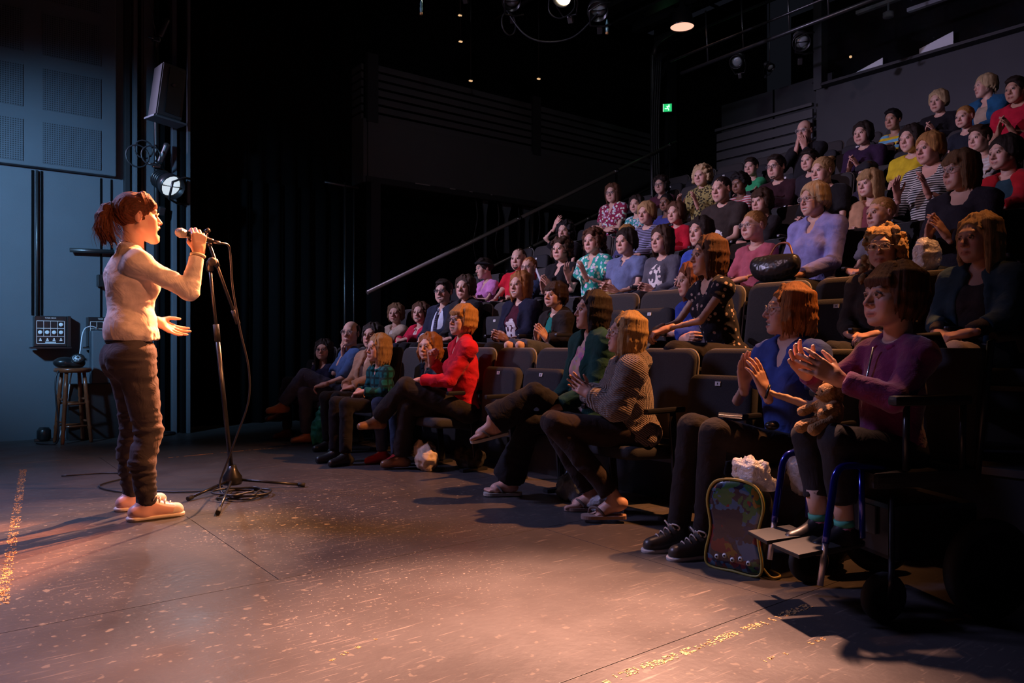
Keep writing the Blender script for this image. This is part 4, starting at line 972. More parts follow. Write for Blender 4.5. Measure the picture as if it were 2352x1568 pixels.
def parcan(label, loc, aim, s=1.0, lens='lens', barn=True, cat='spotlight'):
    """theatre lantern: body, lens, yoke, clamp, barn doors"""
    d = (Vector(aim)-Vector(loc)).normalized(); q = d.to_track_quat('Z', 'Y').to_euler()
    e = empty('stage_lamp', loc, 0, label, cat, rot=q)
    lathe('body', M['black_metal'], [(.02*s, -.20*s), (.055*s, -.20*s), (.07*s, -.16*s), (.075*s, -.02*s), (.095*s, .0), (.10*s, .09*s), (.092*s, .09*s), (.088*s, .0)], e, 18)
    for k in range(4): bm = bmesh.new(); bm_lathe(bm, [(.076*s, -.15*s+.03*k*s), (.084*s, -.147*s+.03*k*s), (.084*s, -.141*s+.03*k*s), (.076*s, -.138*s+.03*k*s)], 16); link('cooling_rib', done(bm, 'cooling_rib'), M['black_metal'], e)
    lathe('lens', M[lens], [(.0001, .055*s), (.03*s, .052*s), (.06*s, .042*s), (.086*s, .02*s)], e, 18)
    tube('yoke', M['black_metal'], [(.105*s, 0, 0), (.11*s, -.09*s, -.02*s), (.07*s, -.20*s, -.03*s), (-.07*s, -.20*s, -.03*s), (-.11*s, -.09*s, -.02*s), (-.105*s, 0, 0)], .010*s, e, 6)
    box('clamp', M['steel'], (0, -.235*s, -.03*s), (.05*s, .07*s, .05*s), e, bev=.006*s)
    if barn:
        for k in range(4):
            a = k*PI/2; box('barn_door', M['black_metal'], (0, 0, 0), (.15*s, .004*s, .13*s), e, rot=(0, 0, 0)); o = bpy.context.scene.objects[-1] if False else e.children[-1]
            o.matrix_local = Matrix.Rotation(a, 4, 'Z') @ Matrix.Translation((0, .125*s, .135*s)) @ Matrix.Rotation(-.45, 4, 'X')
    return e
parcan('bright stage lamp at the top of the picture pointing at the singer', (5.62, 6.32, 4.86), (.9, 4.0, 1.3), 1.15, 'lamp_hot', False)
parcan('second hot stage lamp further along the front bar over the drape', (4.62, 6.96, 5.02), (.9, 4.5, 1.3), 1.1, 'lamp_hot', False)
parcan('dark stage lamp hanging beside the bright lamp on the front bar', (5.95, 6.12, 4.74), (3.0, 3.5, 0), 1.2)
parcan('dark stage lamp on the front bar above looped cables', (5.2, 6.75, 4.86), (2.5, 3.5, 0), 1.1)
parcan('small open lamp on the back bar nearest the booth', (8.12, 4.93, 4.52), (4.0, 2.0, 1.0), 1.05, 'lens', True)
parcan('small round lamp in the middle of the back bar', (8.12, 5.82, 4.55), (3.0, 4.0, 1.0), .85, 'lens', False)
parcan('lamp at the top right of the grid over the booth corner', (8.3, 4.1, 5.25), (3, 3, 1), 1.2, 'lens', True)
_pc = parcan('pale ceiling lamp behind the back lighting bar', (9.1, 6.0, 4.75), (8.0, 4.0, 3.0), .6, 'white_metal', False); tube('drop_rod', M['steel'], [(0, 0, 0), _pc.rotation_euler.to_matrix().inverted() @ Vector((0, 0, .87))], .008, _pc, 6)
def loops(label, pts, r=.008): return tag(tube('lamp_cable', M['cable'], smooth_path(pts, 6), r, n=6), label, 'cable')
loops('long looping cable slung between two stage lamps overhead', [(5.15, 6.78, 4.72), (5.3, 6.65, 4.45), (5.5, 6.5, 4.36), (5.75, 6.3, 4.42), (5.95, 6.12, 4.68)], .010)
loops('coil of cable hanging from the front lighting bar', [(5.18+.10*math.cos(a), 6.78, 4.58+.13*math.sin(a)) for a in [.6*k for k in range(16)]])
loops('short cable drooping by the bright overhead lamp', [(5.5, 6.4, 5.0), (5.5, 6.45, 4.7), (5.62, 6.38, 4.62), (5.75, 6.3, 4.75), (5.7, 6.3, 5.0)])
def crystal(label, loc):
    e = empty('lamp_connector', loc, 0, label, 'connector')
    lathe('plug', M['teal'], [(.0001, 0), (.014, .005), (.018, .05), (.012, .07), (.016, .09), (.010, .13), (.004, .15)], e, 10); lathe('tip', M['tape'], [(.012, -.022), (.016, -.02), (.016, .0), (.004, .004)], e, 10)
crystal('glinting teal cable connector hanging at the top of the drape', (4.19, 7.05, 4.53)); crystal('glinting teal cable connector hanging beside the dark overhead lamp', (6.03, 6.06, 4.46))
for k in range(6): struct(box('trim_beam', M['black'], (4.6+.9*k, 5.0, 6.2), (.14, 7.0, .34), bev=.01), 'dark ceiling joist')
struct(mk('trim_duct', M['grey_wall'], lambda bm: bm_tube(bm, [(6.2, 3.0, 5.75), (9.5, 5.2, 5.75)], .19, 16)), 'round air duct under the ceiling')
# house pendant
hp = empty('pendant_lamp', (7.95, 6.57, 5.19), 0, 'dark dome pendant lamp glowing warm pink over the audience', 'lamp')
lathe('shade', M['black_metal'], [(0.1598, 0), (0.1530, .05), (0.1292, .16), (0.0884, .24), (0.0408, .28), (0.0340, .33), (0.0001, .34)], hp, 28, None, False)
lathe('diffuser', M['house_glow'], [(0.0001, .012), (0.0816, .008), (0.1550, .004)], hp, 28); tube('cord', M['cable'], [(0, 0, .33), (0, 0, 1.3)], .012, hp, 6); lathe('rim', M['chrome'], [(0.1584, -.008), (0.1632, -.004), (0.1632, .006), (0.1584, .008)], hp, 28, None, False)
for i, (x, y, z) in enumerate(((5.47, 8.2, 4.90), (5.63, 8.2, 4.42), (6.80, 8.2, 4.70), (5.46, 8.2, 5.24))):
    o = empty('pilot_lamp', (x, y, z), 0, 'tiny warm pilot light in the dark above the balcony, '+('second highest', 'lowest', 'the one toward the exit sign', 'highest')[i], 'light', 'pilot lights above the balcony')
    box('glow', M['tiny_glow'], (0, 0, 0), (.045, .03, .012), o, bev=.003); box('cap', M['black_metal'], (0, 0, .014), (.06, .06, .016), o); tube('stem', M['black_metal'], [(0, 0, .02), (0, 0, 6.5-z)], .006, o, 6)
# control booth interior
for k, (y0, y1, z) in enumerate(((5.45, 4.82, 5.64), (4.65, 3.95, 5.34), (4.5, 3.8, 5.5))):
    o = box('booth_light', M['white_metal'], (10.4-.2*k, (y0+y1)/2, z), (.07, abs(y0-y1), .05), bev=.006); tag(o, ('slim white track on the booth ceiling with one spot', 'long white strip light on the booth ceiling', 'second strip light behind the long one in the booth')[k], 'light')
sp_ = empty('track_spot', (10.35, 4.98, 5.6), 0, 'small white spot hanging from the booth ceiling track', 'spotlight')
lathe('stem', M['white_metal'], [(.015, -.12), (.015, 0)], sp_, 8); lathe('head', M['white_metal'], [(.03, -.2), (.07, -.19), (.07, -.13), (.03, -.11)], sp_, 14)
def sheet(label, y0, y1, z0, z1, z2, x=9.62):
    def f(bm):
        pts = [(y0, z0), (y1, z0+.02), (y1, z1), (y0, z2)]; a = [bm.verts.new((x, p, q)) for p, q in pts]; b = [bm.verts.new((x+.02, p, q)) for p, q in pts]
        bm.faces.new(a); bm.faces.new(b[::-1])
        for k in range(4): bm.faces.new((a[k], b[k], b[(k+1) % 4], a[(k+1) % 4]))
    return tag(mk('paper_sheet', M['white'], f), label, 'paper')
sheet('white script sheet standing wedge shaped on the booth sill', 5.10, 4.70, 4.48, 4.60, 4.5); sheet('wide white sheet leaning at the far end of the booth sill', 4.25, 3.86, 4.49, 4.66, 4.57)
o = lathe('booth_lamp', M['tiny_glow'], [(.0001, 0), (.018, .01), (.018, .03), (.0001, .04)], None, 8, Matrix.Translation((9.95, 5.3, 4.85))); tag(o, 'tiny amber work light glowing inside the dark booth', 'light')

# ================================================================ stage-side equipment
def text_mesh(body, size):
    cu = bpy.data.curves.new('text', 'FONT'); cu.body = body; cu.size = size; cu.align_x = 'CENTER'; cu.extrude = .0008
    o = bpy.data.objects.new('text', cu); me = bpy.data.meshes.new_from_object(o); bpy.data.objects.remove(o); return me
def patch_box(label, x0, x1, z0, z1, variant):
    y = 8.50; e = empty('socket_panel', (x0, y, z0), 0, label, 'panel'); w, h = x1-x0, z1-z0
    box('case', M['black_metal'], (w/2, .06, h/2), (w, .13, h), e, bev=.006); box('lid_edge', M['black_metal'], (w*1.07, .05, h/2), (w*.12, .10, h*1.02), e, bev=.004); box('shelf', M['black_metal'], (w*.5, .0, -.012), (w*1.25, .14, .016), e)
    x = lambda t: w*(.08+.84*t); z = lambda t: h*(.10+.78*t)
    def lines(bm):
        for t in (0, .30, .64, .95): bm_box(bm, ((x(0)+x(1))/2, -.0065, z(t)), (x(1)-x(0), .002, .004))
        for t in (0, 1): bm_box(bm, (x(t), -.0065, (z(0)+z(.95))/2), (.004, .002, z(.95)-z(0)))
        for t in (.25, .5, .75): bm_box(bm, (x(t), -.0065, (z(.3)+z(.95))/2), (.003, .002, z(.95)-z(.3)))
    mk('printed_line', M['plate'], lines, e)
    for r_, row in enumerate((.80, .47)):
        for c in range(4):
            if r_ == 0 and c < 3:
                for q in (-.25, .25): lathe('socket', M['plate' if c < 2 else 'steel'], [(.0001, -.012), (.008, -.012), (.010, 0)], e, 10, Matrix.Translation((x(.125+.25*c+q*.22), -.004, z(row))) @ Matrix.Rotation(PI/2, 4, 'X'))
            else: lathe('socket', M['plate'], [(.010, .012), (.0185, .012), (.019, 0)], e, 14, Matrix.Translation((x(.125+.25*c), -.004, z(row))) @ Matrix.Rotation(PI/2, 4, 'X')); lathe('socket_face', M['white_metal'], [(.0001, .010), (.015, .010), (.016, 0)], e, 12, Matrix.Translation((x(.125+.25*c), -.004, z(row))) @ Matrix.Rotation(PI/2, 4, 'X'))
    for c in (.13, .38, .62, .87):
        box('switch', M['plate'], (x(c), -.010, z(.13)), (.022, .008, .014), e); box('switch_lever', M['plate'], (x(c), -.012, z(.19)), (.010, .008, .018), e)
    box('label_strip', M['plate'], (x(.5), -.007, z(.05)), (.09, .002, .012), e)
    me = text_mesh('TASK BOX' if variant else 'TASK BOX', .020); link('lettering', me, M['plate'], e, (w*.5, -.007, h*.915), (PI/2, 0, 0))
patch_box('black wall socket panel with white dials above the stool', .755, 1.03, .905, 1.20, 0); patch_box('second black socket panel half hidden behind the singer', 1.21, 1.48, .905, 1.20, 1)
pl = tag(box('stage_plinth', M['black'], (1.25, 8.40, .27), (.46, .20, .54), bev=.006), 'black plinth box by the wall under the grey loudspeaker', 'box')
sp = empty('loudspeaker', (1.31, 8.38, .542), 0, 'grey upright loudspeaker on the black plinth behind the singer', 'speaker')
box('cabinet', M['panel'], (0, 0, .26), (.19, .17, .52), sp, bev=.012); box('side_panel', M['black'], (.118, 0, .26), (.046, .175, .52), sp, bev=.004); box('grille', M['wall'], (-.008, -.088, .26), (.15, .008, .46), sp); lathe('top_socket', M['chrome'], [(.018, .52), (.018, .55), (.010, .56)], sp, 10, Matrix.Translation((-.04, 0, 0)))
tag(tube('speaker_cable', M['white_metal'], smooth_path([(1.27, 8.37, 1.09), (1.2, 8.34, 1.10), (1.14, 8.3, 1.04), (1.10, 8.25, .80), (1.04, 8.25, .66), (1.0, 8.3, .3), (.95, 8.35, .03)], 6), .006, n=6), 'thin pale cable drooping from the loudspeaker to the stool', 'cable')
# boom with hung speaker and lamps
bo = empty('lighting_boom', (1.80, 8.30, 0), 0, 'black upright lighting boom by the wall, holding a speaker and lamps', 'stand')
tube('pole', M['black_metal'], [(0, 0, .02), (0, 0, 6.2)], .024, bo, 10); lathe('base', M['black_metal'], [(.18, 0), (.18, .02), (.03, .05)], bo, 20)
for z, tilt in ((4.06, .35), (2.78, .35)):
    o = lathe('spigot', M['steel'], [(.026, 0), (.03, .01), (.03, .17), (.033, .18), (.033, .21), (.02, .22)], bo, 12, Matrix.Translation((.02, -.05, z)) @ Matrix.Rotation(.35, 4, 'Y')); box('coupler', M['chrome'], (-.01, -.03, z-.03), (.07, .07, .05), bo, bev=.008); tube('coupler_bolt', M['chrome'], [(-.09, -.05, z-.02), (.03, -.05, z-.03)], .009, bo, 6)
hs_ = empty('hung_speaker', (1.82, 8.08, 3.18), 0, 'black wedge loudspeaker hung on the boom high over the singer', 'speaker', rot=(0, .06, .25))
def wedge(bm):
    p = [(-.13, -.10), (.14, -.10), (.10, .14), (-.10, .14)]; q = [(-.09, -.10), (.16, -.10), (.12, .14), (-.06, .14)]
    a = [bm.verts.new((x, y, 0)) for x, y in p]; b = [bm.verts.new((x, y, .54)) for x, y in q]
    bm.faces.new(a[::-1]); bm.faces.new(b)
    for k in range(4): bm.faces.new((a[k], a[(k+1) % 4], b[(k+1) % 4], b[k]))
    bmesh.ops.bevel(bm, geom=bm.edges[:], offset=.012, segments=2, affect='EDGES')
mk('cabinet', M['grey_wall'], wedge, hs_); box('grille', M['black'], (.04, -.108, .27), (.15, .012, .46), hs_, rot=(0, .06, 0)); box('bracket', M['wall'], (.01, -.02, -.02), (.34, .20, .02), hs_, bev=.004)
tube('bracket_arm', M['black_metal'], [(.0, .17, .1), (.05, .0, .40), (.02, -.13, .33)], .016, hs_, 8)
parcan('stage lamp on the boom just above the singer with bright open lens', (1.88, 8.15, 2.55), (2.25, 6.6, 1.8), 1.25, 'soft_glow', True)
for k, (c, r_) in enumerate((((1.66, 2.88), .085), ((1.60, 2.80), .105), ((1.72, 2.82), .09))):
    tag(tube('boom_cable', M['cable'], [(c[0]+r_*math.cos(a), 8.2-.02*k, c[1]+r_*1.05*math.sin(a)) for a in [2*PI*j/18 for j in range(18)]], .008, n=6, closed=True), ('middle loop of black cable coiled on the boom above the singer', 'largest lowest loop of black cable coiled on the boom above the singer', 'loop of black cable closest to the boom pole above the singer')[k], 'cable', 'cable loops on the boom')
tag(tube('safety_wire', M['cable'], [(1.62, 8.3, 5.4), (1.70, 8.28, 4.6), (1.80, 8.26, 4.0)], .004, n=5), 'thin wire slanting down to the top of the boom speaker', 'wire')
# stool
st = empty('bar_stool', (1.035, 8.14, 0), .15, 'brown turned wood bar stool in front of the plinth', 'stool')
lathe('seat', M['wood'], [(.0001, .66), (.13, .66), (.155, .672), (.158, .69), (.15, .705), (.08, .698), (.0001, .695)], st, 28)
LG = [Vector((.17*math.cos(a), .17*math.sin(a), 0)) for a in (PI/4, 3*PI/4, 5*PI/4, 7*PI/4)]
for p in LG:
    t = Vector((p.x*.62, p.y*.62, .665)); q = (t-p).to_track_quat('Z', 'Y').to_matrix().to_4x4(); L_ = (t-p).length
    lathe('leg', M['wood'], [(.014, 0), (.017, .02), (.016, .12), (.021, .15), (.016, .17), (.019, .22), (.017, .36), (.022, .39), (.016, .41), (.022, .44), (.017, .47), (.019, .50), (.015, L_)], st, 10, Matrix.Translation(p) @ q)
for z, ks in ((.16, (0, 2)), (.20, (1, 3)), (.37, (0, 2)), (.41, (1, 3))):
    for k in ks:
        a, b = LG[k], LG[(k+1) % 4]; f = 1-.38*z/.665; tube('rung', M['wood'], [(a.x*f, a.y*f, z), ((a.x+b.x)/2*f, (a.y+b.y)/2*f, z), (b.x*f, b.y*f, z)], [.008, .012, .008], st, 8)
fl = empty('floor_lamp_can', (1.0, 8.12, .705), 0, 'black lantern lying on the stool with a round dotted lens', 'lamp'); fl.name = 'lantern'
V, F = sdf_mesh([ell((-.03, 0, .05), (.10, .08, .055)), ell((.06, -.02, .045), (.075, .07, .05), .02), cut((0, 0, 0), (0, 0, -1))], .01); link('body', mesh_np('body', V, F), M['black_metal'], fl)
LM = Matrix.Translation((.065, -.062, .088)) @ Matrix.Rotation(.75, 4, 'X') @ Matrix.Rotation(-.1, 4, 'Y')
lathe('rim', M['black_metal'], [(.05, -.02), (.06, 0), (.055, .012), (.047, .008)], fl, 20, LM); lathe('lens', M['white_metal'], [(.0001, .0135), (.046, .0095)], fl, 20, LM)
for k in range(10): lathe('lens_dot', M['ink'], [(.0001, .0150), (.006, .0145), (.006, .006)], fl, 8, LM @ Matrix.Translation((.034*math.cos(k*.628), .034*math.sin(k*.628), 0)))
lathe('hub', M['ink'], [(.0001, .0165), (.013, .016), (.013, .006)], fl, 10, LM)
tag(tube('stool_cable', M['cable'], smooth_path([(.92, 8.06, .70), (.885, 8.03, .62), (.88, 8.0, .45), (.90, 7.99, .2), (.89, 8.02, .02), (.80, 8.1, .01), (.75, 8.2, .01)], 5), .008, n=6), 'glinting black cable trailing from the lantern down the stool', 'cable')
fi = empty('floor_fixture', (.83, 8.42, 0), 0, 'small dark floor lamp on the ground behind the stool', 'lamp')
lathe('body', M['black_metal'], [(.04, 0), (.06, .02), (.06, .10), (.04, .13), (.0001, .135)], fi, 14); box('bracket', M['steel'], (0, 0, .015), (.16, .06, .02), fi)

# ================================================================ microphone stand and cables
MB = Vector((1.50, 4.86, 0)); KN = Vector((1.345, 4.80, 1.40))   # base centre, clutch
ms = empty('microphone_stand', MB, 0, 'black tripod microphone stand in front of the singer', 'stand')
L0 = lambda p: Vector(p)-MB
hub0 = Vector((0, 0, .07))
lathe('hub', M['black_metal'], [(.055, .035), (.062, .05), (.058, .085), (.032, .125), (.022, .16)], ms, 18)
dirv = (L0(KN)-hub0)
tube('lower_tube', M['black_metal'], [hub0, hub0+dirv*.68], .0145, ms, 12); tube('upper_tube', M['black_metal'], [hub0+dirv*.66, hub0+dirv], .010, ms, 12)
tube('grip_sleeve', M['matte_br'] if 'matte_br' in M else M['rubber'], [hub0+dirv*.655, hub0+dirv*.735], .019, ms, 12)
for e_ in ((1.18, 4.66), (1.90, 4.66), (1.21, 4.17)):
    p = L0((e_[0], e_[1], .014)); l = tube('leg', M['black_metal'], [Vector((p.x*.10, p.y*.10, .062)), p.lerp(Vector((0, 0, .062)), .06)], .0085, ms, 10)
    tube('foot', M['rubber'], [p.lerp(Vector((0, 0, .062)), .10), p], .0135, l, 10)
kn = L0(KN); lathe('clutch', M['black_metal'], [(.012, -.03), (.022, -.02), (.022, .03), (.012, .045)], ms, 14, Matrix.Translation(kn)); lathe('clutch_knob', M['rubber'], [(.012, 0), (.026, .008), (.026, .03), (.012, .036)], ms, 14, Matrix.Translation(kn+Vector((0, -.03, .03))) @ Matrix.Rotation(PI/2, 4, 'X'))
b0, b1 = L0((1.325, 4.79, 1.58)), L0((1.53, 4.84, 1.055))
tube('boom_arm', M['black_metal'], [b0, b1], .0095, ms, 10); tube('boom_weight', M['rubber'], [b1.lerp(b0, .16), b1], .0155, ms, 12); tube('boom_collar', M['black_metal'], [b0.lerp(b1, .25), b0.lerp(b1, .33)], .017, ms, 12); tube('boom_collar', M['black_metal'], [b0.lerp(b1, .05), b0.lerp(b1, .10)], .015, ms, 12)
lathe('thread_tip', M['chrome'], [(.007, 0), (.007, .04)], ms, 8, Matrix.Translation(b0)); tube('clip', M['black_metal'], [b0+Vector((-.012, 0, .03)), b0+Vector((.015, 0, .05))], .014, ms, 8)
MICH, MICT = Vector((1.045, 4.27, 1.522)), Vector((1.205, 4.27, 1.492))
md = (MICT-MICH).normalized(); mc = empty('microphone', MICH, 0, 'handheld vocal microphone with a pale mesh head in the raised hand', 'microphone', rot=md.to_track_quat('Z', 'Y').to_euler())
M['mesh_grey'] = mat('microphone_mesh', (.42, .38, .36), .4, .5, bump=.8, bscale=400)
lathe('grille', M['mesh_grey'], [(.0001, -.028), (.012, -.026), (.022, -.017), (.0265, 0), (.0255, .012), (.021, .028)], mc, 20); lathe('band', M['mesh_grey'], [(.0265, -.004), (.0278, -.003), (.0278, .003), (.0265, .004)], mc, 20)
lathe('handle', M['black_metal'], [(.0205, .027), (.0195, .05), (.013, .165), (.012, .172)], mc, 16); lathe('connector', M['steel'], [(.0095, .172), (.0095, .205), (.006, .215)], mc, 12)
e0 = MICH+md*.212
tag(tube('microphone_cable', M['cable'], smooth_path([e0, e0+Vector((.05, .03, -.003)), (1.335, 4.36, 1.43), (1.36, 4.40, 1.25), (1.42, 4.45, 1.0), (1.485, 4.5, .78), (1.50, 4.55, .58), (1.47, 4.68, .36), (1.44, 4.76, .2), (1.40, 4.78, .07), (1.40, 4.74, .012), (1.42, 4.66, .010)]+[(1.47+(.12+.022*math.sin(k*1.7))*math.cos(k*.62+2.6)+.04*math.sin(k*.13), 4.59+(.13+.022*math.cos(k*2.1))*math.sin(k*.62+2.6), .009+.0010*k) for k in range(36)], 4), .0062, n=7), 'black microphone cable looping from the hand to a coil under the stand', 'cable')
tag(tube('floor_cable', M['cable'], smooth_path([(1.44, 4.86, .03), (1.35, 4.87, .010), (1.2, 4.95, .008), (1.05, 5.1, .008), (.9, 5.2, .008), (.85, 5.5, .008), (1.08, 5.75, .008), (1.0, 5.98, .008), (.7, 6.05, .008)], 6), .0055, n=6), 'thin black cable crossing the floor behind the singer to the stand', 'cable')
# worn marking tape on the floor
def tape(label, a, b, w, seed, keep=.6, group=None):
    rn = random.Random(seed); a, b = Vector((*a, 0)), Vector((*b, 0)); d = (b-a); L_ = d.length; d.normalize(); n = Vector((-d.y, d.x, 0)); bm = bmesh.new(); s = 0
    while s < L_:
        l = rn.uniform(.004, .022)
        if rn.random() < keep*(.45+.55*math.sin(s*9+seed)**2):
            for q in range(4):
                o0 = rn.uniform(-w/2, w/2); ww = rn.uniform(.002, w*.3); pts = [a+d*(s+rn.uniform(0, l*.4))+n*(o0-ww/2), a+d*(s+l*rn.uniform(.6, 1))+n*(o0-ww/2*rn.random()), a+d*(s+l*rn.uniform(.7, 1.1))+n*(o0+ww/2*rn.random()), a+d*(s+rn.uniform(0, l*.3))+n*(o0+ww/2)]
                lo = [bm.verts.new((p.x, p.y, .0003)) for p in pts]; hi = [bm.verts.new((p.x, p.y, .0012)) for p in pts]
                bm.faces.new(hi)
                for k in range(4): bm.faces.new((lo[k], lo[(k+1) % 4], hi[(k+1) % 4], hi[k]))
        s += l*.8
    return tag(link('tape_mark', done(bm, 'tape_mark'), M['tape']), label, 'tape', group, kind='stuff')
tape('broken orange tape line on the floor at the stage edge', (.52, 6.6), (.19, 3.2), .04, 3, .85); tape('scuffed orange tape line beside the floor seam near the audience', (1.0, 1.47), (2.45, 1.455), .035, 5, .95)
tape('short broken tape line further from the seam', (1.9, 1.28), (2.2, 1.26), .02, 8, .4); tape('faint tape dash in the middle of the open floor', (.9, 2.05), (1.1, 2.12), .015, 11, .5)
tape('pale straight tape line crossing the floor before the first audience feet', (1.5, 6.55), (2.6, 6.62), .012, 12, .95)

# ================================================================ seats
def seat_parts():
    w = .43; P = {}
    Mb = Matrix.Translation((-.165, 0, .40)) @ Matrix.Rotation(-.16, 4, 'Y')
    ol = rr_outline(w, .50, .065, 5, .03)
    bm = bmesh.new(); bm_panel(bm, ol, .055, Mb, .010); P['backrest'] = (done(bm, 'backrest'), M['seat'])
    bm = bmesh.new(); bm_tube(bm, [Mb @ Vector((-.004, y, z)) for y, z in ol], .0085, 6, closed=True); P['edge_trim'] = (done(bm, 'edge_trim'), M['piping'])
    pan = rr_outline(w-.03, .40, .055, 5, .03)
    Md = Matrix.Translation((-.11, 0, .338)) @ Matrix.Rotation(PI/2-.06, 4, 'Y'); Mu = Matrix.Translation((-.075, 0, .365)) @ Matrix.Rotation(-.10, 4, 'Y')
    for nm, M_ in (('down', Md), ('up', Mu)):
        bm = bmesh.new(); bm_panel(bm, pan, .075, M_, .014); P[nm] = (done(bm, 'seat_pan'), M['seat_pan'])
    bm = bmesh.new(); bm_box(bm, Mu @ Vector((.041, .0, .355)), (.004, .032, .022), (0, -.10, 0)); P['number_plate'] = (done(bm, 'number_plate'), M['plate'])
    bm = bmesh.new(); bm_box(bm, Mu @ Vector((.0435, .0, .355)), (.001, .006, .010), (0, -.10, 0)); P['numeral'] = (done(bm, 'numeral'), M['ink'])
    bm = bmesh.new(); bm_box(bm, (.06, .2325, .575), (.30, .034, .03), None, .010); P['armrest'] = (done(bm, 'armrest'), M['black_metal'])
    bm = bmesh.new(); bm_box(bm, (-.02, .2325, .30), (.05, .018, .55), (0, .1, 0), .004); bm_box(bm, (-.02, .2325, .012), (.22, .05, .022), None, .004); P['support'] = (done(bm, 'support'), M['black_metal'])
    bm = bmesh.new(); bm_box(bm, (-.10, 0, .30), (.04, .465, .05), None, .004); P['beam'] = (done(bm, 'beam'), M['steel'])
    return P
SP = seat_parts()
def seat(label, u, v, z, folded):
    e = empty('theatre_seat', (u, v, z), PI, label, 'seat', 'tip-up seats on the rake')
    for k in ('backrest', 'edge_trim', 'up' if folded else 'down', 'armrest', 'support', 'beam')+(('number_plate',) if folded else ()):
        me, m = SP[k]; o = link(k if k not in ('up', 'down') else 'seat_pan', me, m, e)
        if k == 'number_plate': link('numeral', *SP['numeral'], o)
    return e

